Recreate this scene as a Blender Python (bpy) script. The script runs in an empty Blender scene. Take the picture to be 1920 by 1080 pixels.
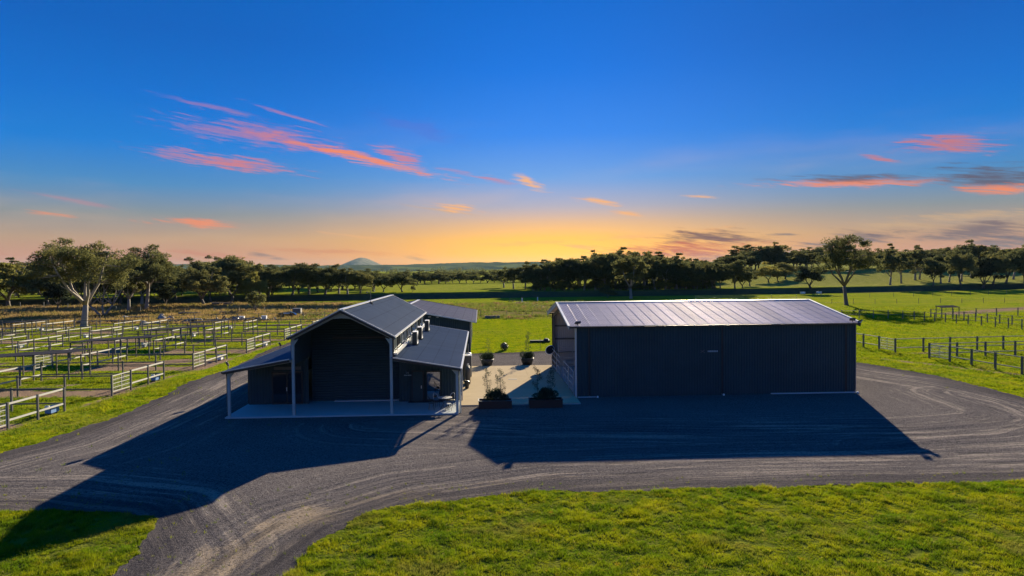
import bpy, bmesh, math, random
import numpy as np
from mathutils import Vector, Matrix, geometry
random.seed(11)
RNG = np.random.default_rng(5)
scene = bpy.context.scene
COL = scene.collection
R = math.radians

# ------------------------------------------------------------------ camera
PITCH, YAW, ROLL, FPX = 0.0265, 0.0458, -0.0092, 1292.7
cam_data = bpy.data.cameras.new('camera')
cam_data.sensor_width = 36.0
cam_data.lens = FPX / 1920 * 36
cam_data.clip_start, cam_data.clip_end = 0.1, 40000
cam = bpy.data.objects.new('camera', cam_data)
COL.objects.link(cam)
fw = Vector((math.sin(YAW) * math.cos(PITCH), math.cos(YAW) * math.cos(PITCH), -math.sin(PITCH)))
rt = Vector((math.cos(YAW), -math.sin(YAW), 0))
up = rt.cross(fw)
r2 = rt * math.cos(ROLL) + up * math.sin(ROLL)
u2 = -rt * math.sin(ROLL) + up * math.cos(ROLL)
cam.matrix_world = Matrix(((r2.x, u2.x, -fw.x, 0), (r2.y, u2.y, -fw.y, 0), (r2.z, u2.z, -fw.z, 9.0), (0, 0, 0, 1)))
scene.camera = cam

# ------------------------------------------------------------------ light, exposure
SUN_AZ, SUN_EL = R(18.6), R(16.5)
EV = 1.65
SUN_STRENGTH = 5.0
scene.view_settings.view_transform = 'Standard'
scene.view_settings.look = 'None'
scene.view_settings.gamma = 1.0
scene.view_settings.use_curve_mapping = False
scene.view_settings.exposure = EV
sd = bpy.data.lights.new('sun', 'SUN')
sd.energy = SUN_STRENGTH
sd.angle = R(0.5)
sd.color = (1.0, 0.85, 0.60)
sun = bpy.data.objects.new('sun', sd)
COL.objects.link(sun)
sv = Vector((math.sin(SUN_AZ) * math.cos(SUN_EL), math.cos(SUN_AZ) * math.cos(SUN_EL), math.sin(SUN_EL)))
sun.rotation_euler = sv.to_track_quat('Z', 'Y').to_euler()
sun.location = (40, 120, 60)
scene.cycles.max_bounces = 5
scene.cycles.diffuse_bounces = 3
scene.cycles.glossy_bounces = 3
scene.cycles.transmission_bounces = 4
scene.cycles.transparent_max_bounces = 4
scene.cycles.volume_bounces = 0


def S(r, g, b):
    f = lambda c: (c / 255 / 12.92) if c / 255 <= 0.04045 else ((c / 255 + 0.055) / 1.055) ** 2.4
    return (f(r), f(g), f(b), 1.0)


class NT:
    """small helper to write node expressions"""
    def __init__(self, tree):
        self.t = tree
    def n(self, kind, **kw):
        nd = self.t.nodes.new(kind)
        for k, v in kw.items():
            setattr(nd, k, v)
        return nd
    def put(self, sock, v):
        if v is None:
            return
        if isinstance(v, bpy.types.NodeSocket):
            self.t.links.new(v, sock)
        else:
            sock.default_value = v
    def m(self, op, a, b=None, c=None, clamp=False):
        nd = self.n('ShaderNodeMath', operation=op, use_clamp=clamp)
        for i, v in enumerate((a, b, c)):
            self.put(nd.inputs[i], v)
        return nd.outputs[0]
    def ramp(self, fac, stops, interp='LINEAR'):
        nd = self.n('ShaderNodeValToRGB')
        cr = nd.color_ramp
        cr.interpolation = interp
        while len(cr.elements) > 1:
            cr.elements.remove(cr.elements[-1])
        for i, (p, c) in enumerate(stops):
            e = cr.elements[0] if i == 0 else cr.elements.new(p)
            e.position = p
            e.color = c if len(c) == 4 else (*c, 1)
        self.put(nd.inputs[0], fac)
        return nd.outputs[0]
    def mix(self, fac, a, b, blend='MIX'):
        nd = self.n('ShaderNodeMix', data_type='RGBA', blend_type=blend)
        self.put(nd.inputs[0], fac)
        self.put(nd.inputs[6], a if isinstance(a, bpy.types.NodeSocket) or len(a) == 4 else (*a, 1))
        self.put(nd.inputs[7], b if isinstance(b, bpy.types.NodeSocket) or len(b) == 4 else (*b, 1))
        return nd.outputs[2]
    def noise(self, vec, scale, detail=3, rough=0.55, dist=0.0):
        nd = self.n('ShaderNodeTexNoise')
        self.put(nd.inputs['Vector'], vec)
        nd.inputs['Scale'].default_value = scale
        nd.inputs['Detail'].default_value = detail
        nd.inputs['Roughness'].default_value = rough
        nd.inputs['Distortion'].default_value = dist
        return nd.outputs[0]
    def comb(self, x, y, z=0.0):
        nd = self.n('ShaderNodeCombineXYZ')
        for i, v in enumerate((x, y, z)):
            self.put(nd.inputs[i], v)
        return nd.outputs[0]
    def sep(self, v):
        nd = self.n('ShaderNodeSeparateXYZ')
        self.put(nd.inputs[0], v)
        return nd.outputs
    def smooth(self, v, a, b):
        nd = self.n('ShaderNodeMapRange', interpolation_type='SMOOTHSTEP')
        self.put(nd.inputs[0], v)
        nd.inputs[1].default_value = a
        nd.inputs[2].default_value = b
        return nd.outputs[0]


# ------------------------------------------------------------------ sky
world = bpy.data.worlds.new('World')
scene.world = world
world.use_nodes = True
wt = world.node_tree
wt.nodes.clear()
W = NT(wt)
tc = W.n('ShaderNodeTexCoord')
nrm = W.n('ShaderNodeVectorMath', operation='NORMALIZE')
wt.links.new(tc.outputs['Generated'], nrm.inputs[0])
dx, dy, dz = W.sep(nrm.outputs[0])
DEG = 57.29578
el = W.m('MULTIPLY', W.m('ARCSINE', dz), DEG)
az = W.m('MULTIPLY', W.m('ARCTAN2', dx, dy), DEG)


def ramp_stops(lst):
    # (elevation, colour) -> the ramp runs over sqrt(el / 90)
    return [(math.sqrt(e / 90), c) for e, c in lst]


rf = W.m('SQRT', W.m('DIVIDE', W.m('MAXIMUM', el, 0.0), 90.0))
side = W.ramp(rf, ramp_stops([(0, S(206, 122, 96)), (1.2, S(208, 134, 102)), (2.6, S(188, 150, 122)), (4.4, S(132, 142, 150)), (6.5, S(74, 138, 192)),
                              (9.5, S(14, 124, 214)), (13, S(0, 110, 208)), (17.6, S(0, 96, 192)), (30, S(0, 94, 184)), (90, S(0, 94, 176))]))
centre = W.ramp(rf, ramp_stops([(0, (1.5, .44, .0)), (1.2, (1.38, .56, .006)), (2.5, (1.18, .56, .085)), (3.8, S(238, 188, 142)), (5.2, S(184, 178, 194)),
                                (7.5, S(112, 164, 230)), (11, S(54, 138, 240)), (16, S(14, 118, 228)), (21, S(0, 106, 212)), (32, S(0, 100, 194)), (90, S(0, 94, 176))]))
da = W.m('DIVIDE', W.m('SUBTRACT', az, 6.0), 17.0)
glow = W.m('POWER', 2.71828, W.m('MULTIPLY', W.m('MULTIPLY', da, da), -1.0))
sky = W.mix(glow, side, centre)
# brighter core of the afterglow low over the horizon
dc = W.m('DIVIDE', W.m('SUBTRACT', az, 6.5), 9.0)
de = W.m('DIVIDE', W.m('SUBTRACT', el, 0.6), 2.1)
core = W.m('POWER', 2.71828, W.m('MULTIPLY', W.m('ADD', W.m('MULTIPLY', dc, dc), W.m('MULTIPLY', de, de)), -1.0))
sky = W.mix(W.m('MULTIPLY', core, 0.8), sky, (1.75, 0.82, 0.03, 1))
# broad faint unevenness
hz = W.noise(W.comb(W.m('MULTIPLY', az, 0.05), W.m('MULTIPLY', el, 0.28), 3.0), 1.0, 4, 0.5)
hzf = W.m('MULTIPLY', W.m('MULTIPLY', W.smooth(hz, 0.48, 0.8), 0.28), W.smooth(el, 14.0, 2.0))
sky = W.mix(hzf, sky, S(255, 196, 140))

CLOUD_COLOURS = dict(pink=S(212, 124, 132), orange=S(246, 138, 92), violet=S(92, 108, 205), gold=S(255, 182, 110), rose=S(204, 116, 116), mauve=S(90, 84, 106),
                     wine=S(112, 66, 72), ember=S(206, 82, 44), ember2=S(128, 88, 90), mauve2=S(112, 86, 98), cream=S(214, 172, 126))
CLOUDS = [
    (-1.2, 7.9, 2.2, 0.22, -12.0, 'pink', 0.4),
    (-20.5, 12.3, 3.4, 0.30, -9.0, 'pink', 0.35),
    (-15.0, 12.1, 2.6, 0.18, -14.0, 'pink', 0.5),
    (-3.0, 4.9, 3.2, 0.16, -8.0, 'cream', 0.5),
    (-9.0, 2.7, 3.6, 0.2, -6.0, 'gold', 0.4),
    (4.0, 2.2, 4.2, 0.25, 2.0, 'gold', 0.5),
    (12.5, 2.6, 3.0, 0.22, 5.0, 'gold', 0.6),
    (17.5, 2.9, 2.6, 0.2, 8.0, 'gold', 0.5),
    (-12.0, 1.6, 6.0, 0.25, -2.0, 'ember', 0.35),
    (-17.53, 10.52, 5.61, 1.15, -4.4, 'pink', 0.5),
    (-13.83, 9.97, 5.33, 0.62, -11.3, 'pink', 0.8),
    (-8.81, 8.90, 5.70, 0.49, -11.9, 'orange', 1.0),
    (-6.67, 9.27, 2.05, 0.80, -20.2, 'pink', 0.9),
    (-19.62, 8.38, 4.62, 0.75, -5.8, 'pink', 1.0),
    (-21.75, 3.73, 2.93, 0.40, -3.6, 'orange', 0.9),
    (-5.11, 11.54, 3.56, 0.97, -14.9, 'violet', 0.4),
    (-31.19, 4.09, 1.22, 0.22, -4.8, 'orange', 0.7),
    (-29.40, 5.06, 2.72, 0.22, -9.2, 'pink', 0.35),
    (4.14, 7.15, 1.33, 0.49, -24.7, 'gold', 1.0),
    (1.16, 7.39, 1.58, 0.31, -12.2, 'pink', 0.6),
    (-1.94, 5.08, 1.77, 0.44, -7.2, 'gold', 1.0),
    (9.93, 5.53, 1.75, 0.31, -7.6, 'gold', 1.0),
    (12.22, 4.45, 1.31, 0.27, -9.8, 'gold', 0.9),
    (17.95, 5.69, 1.07, 0.18, -3.2, 'gold', 0.8),
    (28.51, 6.21, 5.51, 0.47, -2.0, 'orange', 1.0),
    (28.92, 6.49, 4.78, 0.42, -2.6, 'mauve', 0.9),
    (37.65, 5.93, 3.48, 1.08, -4.5, 'mauve', 1.0),
    (38.07, 5.14, 2.79, 0.47, -5.7, 'orange', 1.0),
    (34.81, 8.41, 2.62, 0.84, -6.6, 'rose', 1.0),
    (30.50, 7.92, 1.26, 0.27, -16.9, 'rose', 0.8),
    (18.15, 2.48, 3.28, 0.75, 1.7, 'wine', 1.0),
    (20.17, 2.36, 3.23, 0.52, -5.8, 'wine', 0.9),
    (24.00, 2.53, 1.00, 0.13, -2.7, 'mauve', 0.9),
    (16.18, 1.18, 6.05, 1.25, 1.6, 'ember', 1.0),
    (24.19, 0.86, 4.77, 0.64, 0.1, 'mauve2', 0.9),
    (27.13, 1.68, 1.83, 0.40, -0.7, 'mauve2', 0.9),
    (29.63, 2.21, 2.11, 0.69, -4.4, 'mauve2', 1.0),
    (36.78, 2.28, 4.38, 0.98, -1.7, 'mauve2', 1.0),
    (38.86, 1.53, 2.30, 0.57, -0.0, 'mauve2', 1.0),
    (36.36, 3.43, 3.96, 0.40, -0.8, 'cream', 0.7),
    (32.29, 2.95, 3.34, 0.31, -3.6, 'cream', 0.6),
    (8.61, 1.83, 1.54, 0.22, -5.6, 'gold', 0.8),
    (-20.70, 1.33, 2.62, 0.31, -7.1, 'ember', 0.45),
    (-17.41, 1.35, 0.88, 0.27, -6.8, 'ember2', 0.8),
    (-16.13, 1.02, 0.80, 0.13, -4.7, 'ember2', 0.8),
    (-5.27, 1.05, 0.89, 0.18, -13.2, 'ember2', 0.6),
    (-26.10, 1.00, 6.09, 0.40, -2.2, 'ember', 0.3),
]

gt = bpy.data.node_groups.new('cloud_mask', 'ShaderNodeTree')
for nm in ('az', 'el', 'n1', 'n2', 'a0', 'e0', 'w', 'h', 'ca', 'sa'):
    gt.interface.new_socket(nm, in_out='INPUT', socket_type='NodeSocketFloat')
gt.interface.new_socket('mask', in_out='OUTPUT', socket_type='NodeSocketFloat')
G = NT(gt)
gi, go = G.n('NodeGroupInput'), G.n('NodeGroupOutput')
I = {s.name: s for s in gi.outputs}
gx = G.m('SUBTRACT', I['az'], I['a0'])
gy = G.m('SUBTRACT', I['el'], I['e0'])
px = G.m('DIVIDE', G.m('ADD', G.m('MULTIPLY', gx, I['ca']), G.m('MULTIPLY', gy, I['sa'])), I['w'])
py = G.m('DIVIDE', G.m('SUBTRACT', G.m('MULTIPLY', gy, I['ca']), G.m('MULTIPLY', gx, I['sa'])), I['h'])
py = G.m('ADD', py, G.m('MULTIPLY', G.m('SUBTRACT', I['n2'], 0.5), 1.6))
rr = G.m('SQRT', G.m('ADD', G.m('MULTIPLY', px, px), G.m('MULTIPLY', py, py)))
dens = G.m('ADD', G.m('SUBTRACT', 1.16, rr), G.m('MULTIPLY', G.m('SUBTRACT', I['n1'], 0.5), 3.4))
G.put(go.inputs[0], G.smooth(dens, 0.0, 1.15))
n1 = W.noise(W.comb(W.m('MULTIPLY', W.m('ADD', az, W.m('MULTIPLY', el, 1.2)), 0.50), W.m('MULTIPLY', W.m('ADD', el, W.m('MULTIPLY', az, 0.12)), 5.2), 0.0), 1.0, 7, 0.66, 0.5)
n2 = W.noise(W.comb(W.m('MULTIPLY', az, 0.33), W.m('MULTIPLY', el, 0.6), 9.0), 1.0, 3, 0.5)
for a0, e0, w_, h_, ang, kind, st in CLOUDS:
    nd = W.n('ShaderNodeGroup')
    nd.node_tree = gt
    for k, v in (('az', az), ('el', el), ('n1', n1), ('n2', n2)):
        wt.links.new(v, nd.inputs[k])
    for k, v in (('a0', a0), ('e0', e0), ('w', w_ * 1.15), ('h', max(h_, .12) * 0.85), ('ca', math.cos(R(ang))), ('sa', math.sin(R(ang)))):
        nd.inputs[k].default_value = v
    sky = W.mix(W.m('MULTIPLY', nd.outputs[0], st * 0.9, clamp=True), sky, CLOUD_COLOURS[kind])
nish = W.n('ShaderNodeTexSky')
nish.sky_type = 'NISHITA'
nish.sun_disc = False
nish.sun_elevation = SUN_EL
nish.sun_rotation = SUN_AZ
b1 = W.n('ShaderNodeBackground')
b1.inputs['Strength'].default_value = 1.0 / 2 ** EV
wt.links.new(sky, b1.inputs['Color'])
b2 = W.n('ShaderNodeBackground')
b2.inputs['Strength'].default_value = 0.05
wt.links.new(nish.outputs[0], b2.inputs['Color'])
ms = W.n('ShaderNodeMixShader')
ms.inputs[0].default_value = 0.002
wt.links.new(b1.outputs[0], ms.inputs[1])
wt.links.new(b2.outputs[0], ms.inputs[2])
wo = W.n('ShaderNodeOutputWorld')
wt.links.new(ms.outputs[0], wo.inputs['Surface'])
world.cycles.sampling_method = 'MANUAL'
world.cycles.sample_map_resolution = 1024

# ------------------------------------------------------------------ object helpers
def tag(o, label=None, cat=None, group=None, kind=None):
    if label: o['label'] = label
    if cat: o['category'] = cat
    if group: o['group'] = group
    if kind: o['kind'] = kind
    return o


def empty(name, loc=(0, 0, 0), label=None, cat=None, group=None, rz=0.0, parent=None, kind=None):
    o = bpy.data.objects.new(name, None)
    o.empty_display_size = 0.2
    COL.objects.link(o)
    o.location = loc
    o.rotation_euler = (0, 0, rz)
    if parent: o.parent = parent
    return tag(o, label, cat, group, kind)


def place(name, mesh, parent=None, loc=(0, 0, 0), rz=0.0, rot=None, scale=None):
    o = bpy.data.objects.new(name, mesh)
    COL.objects.link(o)
    if parent: o.parent = parent
    o.location = loc
    o.rotation_euler = rot if rot is not None else (0, 0, rz)
    if scale is not None: o.scale = scale
    return o


class MB:
    def __init__(self):
        self.v, self.f = [], []
    def add(self, vs, fs):
        b = len(self.v)
        self.v += [tuple(p) for p in vs]
        self.f += [tuple(b + i for i in f) for f in fs]
        return self
    def box(self, x0, x1, y0, y1, z0, z1):
        return self.add([(x0, y0, z0), (x1, y0, z0), (x1, y1, z0), (x0, y1, z0), (x0, y0, z1), (x1, y0, z1), (x1, y1, z1), (x0, y1, z1)],
                        [(3, 2, 1, 0), (4, 5, 6, 7), (0, 1, 5, 4), (1, 2, 6, 5), (2, 3, 7, 6), (3, 0, 4, 7)])
    def bar(self, a, b, w, h, upv=(0, 0, 1)):
        a, b = Vector(a), Vector(b)
        d = (b - a).normalized()
        u = Vector(upv)
        if abs(d.dot(u)) > 0.98: u = Vector((0, 1, 0))
        s = d.cross(u).normalized()
        t = s.cross(d)
        o = [s * w / 2 * i + t * h / 2 * j for i, j in ((-1, -1), (1, -1), (1, 1), (-1, 1))]
        return self.add([a + k for k in o] + [b + k for k in o], [(0, 1, 2, 3), (7, 6, 5, 4), (0, 4, 5, 1), (1, 5, 6, 2), (2, 6, 7, 3), (3, 7, 4, 0)])
    def tube(self, pts, rad, n=6, caps=True):
        pts = [Vector(p) for p in pts]
        rad = rad if hasattr(rad, '__len__') else [rad] * len(pts)
        base = len(self.v)
        d0 = (pts[1] - pts[0]).normalized()
        s = d0.cross(Vector((0.13, 0.21, 0.97)) if abs(d0.z) < 0.9 else Vector((1, 0.1, 0))).normalized()
        for i, p in enumerate(pts):
            d = (pts[min(i + 1, len(pts) - 1)] - pts[max(i - 1, 0)]).normalized()
            s = (s - d * s.dot(d)).normalized()
            t = d.cross(s)
            for k in range(n):
                a = 2 * math.pi * k / n
                self.v.append(tuple(p + (s * math.cos(a) + t * math.sin(a)) * rad[i]))
        for i in range(len(pts) - 1):
            for k in range(n):
                q = (k + 1) % n
                self.f.append((base + i * n + k, base + i * n + q, base + (i + 1) * n + q, base + (i + 1) * n + k))
        if caps:
            self.f.append(tuple(base + n - 1 - k for k in range(n)))
            e = base + (len(pts) - 1) * n
            self.f.append(tuple(e + k for k in range(n)))
        return self
    def lathe(self, prof, n=16, c=(0, 0, 0), caps=True):
        base = len(self.v)
        for r, z in prof:
            for k in range(n):
                a = 2 * math.pi * k / n
                self.v.append((c[0] + r * math.cos(a), c[1] + r * math.sin(a), c[2] + z))
        for i in range(len(prof) - 1):
            for k in range(n):
                q = (k + 1) % n
                self.f.append((base + i * n + k, base + i * n + q, base + (i + 1) * n + q, base + (i + 1) * n + k))
        if not caps: return self
        self.f.append(tuple(base + n - 1 - k for k in range(n)))
        e = base + (len(prof) - 1) * n
        self.f.append(tuple(e + k for k in range(n)))
        return self
    def corr(self, o, s, t, n, s0, s1, lo, hi, pitch=0.2, amp=0.03):
        """ribbed sheet: profile runs along s, ribs run along t from lo(s) to hi(s), ribs stand out along n"""
        o, s, t, n = Vector(o), Vector(s), Vector(t), Vector(n)
        prof = [(0, 0), (.28, 0), (.42, 1), (.72, 1), (.86, 0)]
        pts = []
        k = 0
        while True:
            done = False
            for a, h in prof:
                q = s0 + (k + a) * pitch
                if q >= s1 - 1e-4:
                    done = True
                    break
                pts.append((q, h * amp))
            if done: break
            k += 1
        pts.append((s1, 0))
        base = len(self.v)
        for q, h in pts:
            p = o + s * q + n * h
            self.v.append(tuple(p + t * lo(q)))
            self.v.append(tuple(p + t * hi(q)))
        for i in range(len(pts) - 1):
            self.f.append((base + 2 * i, base + 2 * i + 2, base + 2 * i + 3, base + 2 * i + 1))
        return self
    def mesh(self, name, mat, smooth=False):
        me = bpy.data.meshes.new(name)
        me.from_pydata(self.v, [], self.f)
        me.materials.append(mat)
        if smooth:
            me.polygons.foreach_set('use_smooth', [True] * len(me.polygons))
        me.update()
        return me
    def obj(self, name, mat, parent=None, loc=(0, 0, 0), rz=0.0, smooth=False):
        return place(name, self.mesh(name, mat, smooth), parent, loc, rz)


def fast_mesh(name, verts, faces, mat, attrs=None, smooth=False):
    """verts (n,3), faces (m,k) numpy"""
    me = bpy.data.meshes.new(name)
    n, (m, k) = len(verts), faces.shape
    me.vertices.add(n)
    me.vertices.foreach_set('co', np.ascontiguousarray(verts, np.float32).ravel())
    me.loops.add(m * k)
    me.loops.foreach_set('vertex_index', np.ascontiguousarray(faces, np.int32).ravel())
    me.polygons.add(m)
    me.polygons.foreach_set('loop_start', np.arange(0, m * k, k, dtype=np.int32))
    me.polygons.foreach_set('loop_total', np.full(m, k, np.int32))
    if smooth:
        me.polygons.foreach_set('use_smooth', np.ones(m, bool))
    me.materials.append(mat)
    for nm, (typ, arr) in (attrs or {}).items():
        a = me.attributes.new(nm, typ, 'POINT')
        a.data.foreach_set('value' if typ == 'FLOAT' else 'vector', np.ascontiguousarray(arr, np.float32).ravel())
    me.update(calc_edges=True)
    return me


# ------------------------------------------------------------------ materials
def new_mat(name):
    m = bpy.data.materials.new(name)
    m.use_nodes = True
    m.node_tree.nodes.clear()
    return m, NT(m.node_tree)


def finish(m, N, color, rough=0.7, metal=0.0, bump=None, bstr=0.3, bdist=0.02, spec=0.5, transl=None):
    if spec == 0:
        bs = N.n('ShaderNodeBsdfDiffuse')
        N.put(bs.inputs['Color'], color if isinstance(color, bpy.types.NodeSocket) or len(color) == 4 else (*color, 1))
        bs.inputs['Roughness'].default_value = 0.0
        return wrap(m, N, bs, bs.outputs[0], color, bump, bstr, bdist, transl)
    bs = N.n('ShaderNodeBsdfPrincipled')
    N.put(bs.inputs['Base Color'], color if isinstance(color, bpy.types.NodeSocket) or len(color) == 4 else (*color, 1))
    N.put(bs.inputs['Roughness'], rough)
    N.put(bs.inputs['Metallic'], metal)
    bs.inputs['Specular IOR Level'].default_value = spec
    return wrap(m, N, bs, bs.outputs[0], color, bump, bstr, bdist, transl)


def wrap(m, N, bs, sh, color, bump, bstr, bdist, transl):
    if bump is not None:
        b = N.n('ShaderNodeBump')
        b.inputs['Strength'].default_value = bstr
        b.inputs['Distance'].default_value = bdist
        N.put(b.inputs['Height'], bump)
        N.t.links.new(b.outputs[0], bs.inputs['Normal'])
    out = N.n('ShaderNodeOutputMaterial')
    if transl:
        tr = N.n('ShaderNodeBsdfTranslucent')
        N.put(tr.inputs[0], color if isinstance(color, bpy.types.NodeSocket) or len(color) == 4 else (*color, 1))
        mx = N.n('ShaderNodeMixShader')
        mx.inputs[0].default_value = transl
        N.t.links.new(sh, mx.inputs[1])
        N.t.links.new(tr.outputs[0], mx.inputs[2])
        sh = mx.outputs[0]
    N.t.links.new(sh, out.inputs['Surface'])
    return m


def simple(name, col, rough=0.6, metal=0.0, var=0.15, scale=2.0, bstr=0.15, grain=None, rand=0.0, spec=0.5, dust=None):
    m, N = new_mat(name)
    g = N.n('ShaderNodeNewGeometry')
    P = g.outputs['Position']
    a = N.noise(P, scale, 5, 0.6)
    c = N.mix(a, tuple(x * (1 - var) for x in col), tuple(x * (1 + var) for x in col))
    if grain:
        b = N.noise(P, grain, 2, 0.7)
        c = N.mix(N.m('MULTIPLY', b, 0.5), c, tuple(x * 0.55 for x in col))
    if dust:
        dn = N.smooth(N.noise(P, 0.7, 6, 0.7), 0.45, 0.75)
        c = N.mix(N.m('MULTIPLY', dn, 0.35), c, dust)
    if rand:
        oi = N.n('ShaderNodeObjectInfo')
        c = N.mix(1.0, c, N.ramp(oi.outputs['Random'], [(0, (1 - rand,) * 3), (1, (1 + rand,) * 3)]), 'MULTIPLY')
    rn = N.m('ADD', N.m('MULTIPLY', a, 0.16), rough - 0.08)
    return finish(m, N, c, rn, metal, N.noise(P, grain or scale * 14, 3, 0.6), bstr, 0.01, spec)


M = {}
M['wall'] = simple('dark_cladding', (0.030, 0.060, 0.070), 0.5, 0.0, 0.25, 0.6, 0.05, dust=(0.055, 0.082, 0.088), spec=0.2)
M['wall_in'] = simple('inner_cladding', (0.48, 0.46, 0.45), 0.5, 0.0, 0.15, 0.6, 0.05)
M['frame'] = simple('portal_steel', (0.33, 0.39, 0.38), 0.5, 0.0, 0.12, 1.5, 0.05)
M['trim'] = simple('pale_trim', (0.55, 0.56, 0.56), 0.35, 0.3, 0.1, 1.5, 0.05)
M['rail2'] = simple('dull_steel_rail', (0.26, 0.26, 0.25), 0.6, 0.0, 0.14, 3.0, 0.05, grain=30, spec=0.2)
M['dark'] = simple('dark_trim', (0.02, 0.022, 0.025), 0.4, 0.0, 0.2, 2.0, 0.05)
M['galv'] = simple('galvanised_steel', (0.44, 0.44, 0.41), 0.55, 0.1, 0.14, 3.0, 0.05, grain=30)
M['shelter'] = simple('dark_shelter_roof', (0.045, 0.045, 0.055), 0.7, 0.0, 0.2, 1.0, 0.05, spec=0)
M['galv2'] = simple('weathered_steel', (0.12, 0.12, 0.12), 0.6, 0.1, 0.2, 3.0, 0.05)
M['post'] = simple('weathered_post_shaded_rail', (0.16, 0.155, 0.14), 0.7, 0.0, 0.25, 3.0, 0.1, grain=25, spec=0)
M['rust'] = simple('rusty_steel', (0.055, 0.028, 0.020), 0.8, 0.0, 0.4, 5.0, 0.2, grain=30)
M['white'] = simple('white_plastic', (0.72, 0.74, 0.76), 0.45, 0.0, 0.06, 2.0, 0.03)
M['blue'] = simple('blue_plastic', (0.10, 0.22, 0.50), 0.45, 0.0, 0.1, 2.0, 0.03)
M['grey'] = simple('grey_plastic', (0.20, 0.21, 0.22), 0.5, 0.0, 0.1, 2.0, 0.03)
M['stone'] = simple('pale_rock', (0.30, 0.27, 0.24), 0.85, 0.0, 0.3, 3.0, 0.4, grain=18)
M['deadwood'] = simple('dead_wood', (0.14, 0.11, 0.09), 0.9, 0.0, 0.4, 2.0, 0.4, grain=14)
M['slab'] = simple('veranda_concrete', (0.46, 0.49, 0.50), 0.75, 0.0, 0.12, 0.9, 0.1, grain=35, spec=0)
M['paving'] = simple('tan_concrete', (0.50, 0.41, 0.28), 0.85, 0.0, 0.16, 0.5, 0.12, grain=24, rand=0.05, dust=(0.37, 0.30, 0.20), spec=0)
M['matt_dark'] = simple('matt_dark_metal', (0.02, 0.024, 0.03), 0.7, 0.0, 0.2, 2.0, 0.05, spec=0)
M['text'] = simple('sign_lettering', (0.30, 0.42, 0.48), 0.5, 0.0, 0.05, 2.0, 0.02)
M['bark'] = simple('pale_gum_bark', (0.30, 0.26, 0.22), 0.85, 0.0, 0.45, 1.6, 0.4, grain=9)
M['bark2'] = simple('dark_bark', (0.13, 0.11, 0.095), 0.9, 0.0, 0.4, 1.6, 0.4, grain=9)

m, N = new_mat('mirror_glass')
M['glass'] = finish(m, N, (0.55, 0.58, 0.60), 0.04, 1.0)
m, N = new_mat('dark_glass')
M['dglass'] = finish(m, N, (0.015, 0.02, 0.025), 0.06, 0.0, spec=0.8)


def roof_mat(name, col, rough, metal, rand=0.06, axis='x', spec=0.25):
    m, N = new_mat(name)
    g = N.n('ShaderNodeNewGeometry')
    P = g.outputs['Position']
    x, y, z = N.sep(P)
    q = x if axis == 'x' else y
    a = N.noise(P, 0.8, 5, 0.65)
    c = N.mix(a, tuple(k * 0.85 for k in col), tuple(k * 1.15 for k in col))
    # dust and run-off streaks down the slope
    if axis == 'x':
        sv_ = N.comb(N.m('MULTIPLY', x, 0.25), N.m('MULTIPLY', y, 3.0), 0.0)
        pur = N.m('FRACT', N.m('DIVIDE', x, 1.02))
    else:
        sv_ = N.comb(N.m('MULTIPLY', x, 3.0), N.m('MULTIPLY', y, 0.25), 0.0)
        pur = N.m('FRACT', N.m('DIVIDE', y, 1.3))
    st = N.smooth(N.noise(sv_, 1.0, 4, 0.6), 0.5, 0.8)
    c = N.mix(N.m('MULTIPLY', st, 0.3), c, tuple(k * 0.6 for k in col))
    # rows of roofing screws with their rust-dark washers
    ln = N.m('MULTIPLY', N.m('LESS_THAN', pur, 0.055), 0.42)
    c = N.mix(ln, c, tuple(k * 0.35 for k in col))
    oi = N.n('ShaderNodeObjectInfo')
    c = N.mix(1.0, c, N.ramp(oi.outputs['Random'], [(0, (1 - rand,) * 3), (1, (1 + rand,) * 3)]), 'MULTIPLY')
    df = N.n('ShaderNodeBsdfDiffuse')
    N.put(df.inputs['Color'], c)
    gl = N.n('ShaderNodeBsdfGlossy')
    N.put(gl.inputs['Color'], N.mix(0.5, c, (0.8, 0.8, 0.8)))
    N.put(gl.inputs['Roughness'], N.m('ADD', N.m('MULTIPLY', a, 0.15), rough))
    mx = N.n('ShaderNodeMixShader')
    mx.inputs[0].default_value = spec
    N.t.links.new(df.outputs[0], mx.inputs[1])
    N.t.links.new(gl.outputs[0], mx.inputs[2])
    N.t.links.new(mx.outputs[0], N.n('ShaderNodeOutputMaterial').inputs['Surface'])
    return m


M['roof'] = roof_mat('house_roof_metal', (0.065, 0.10, 0.155), 0.5, 0.0, spec=0.06)
M['roof_rear'] = roof_mat('rear_roof_metal', (0.20, 0.19, 0.21), 0.45, 0.0, spec=0.10)
M['roof_shed'] = roof_mat('shed_roof_metal', (0.60, 0.52, 0.53), 0.5, 0.0, 0.18, 'y', 0.14)


def foliage(name, dark, light, transl=0.42, scale=0.5):
    m, N = new_mat(name)
    g = N.n('ShaderNodeNewGeometry')
    P = g.outputs['Position']
    a = N.noise(P, scale, 3, 0.6)
    oi = N.n('ShaderNodeObjectInfo')
    c = N.mix(N.smooth(a, 0.3, 0.7), dark, light)
    c = N.mix(1.0, c, N.ramp(oi.outputs['Random'], [(0, (0.55, 0.62, 0.72)), (0.5, (1.0, 1.0, 0.95)), (1, (1.5, 1.34, 1.15))]), 'MULTIPLY')
    w = N.noise(P, 6.0, 2, 0.5)
    c = N.mix(N.m('MULTIPLY', w, 0.5), c, tuple(k * 1.6 for k in light))
    return finish(m, N, c, 0.7, 0.0, spec=0, transl=transl)


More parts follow.
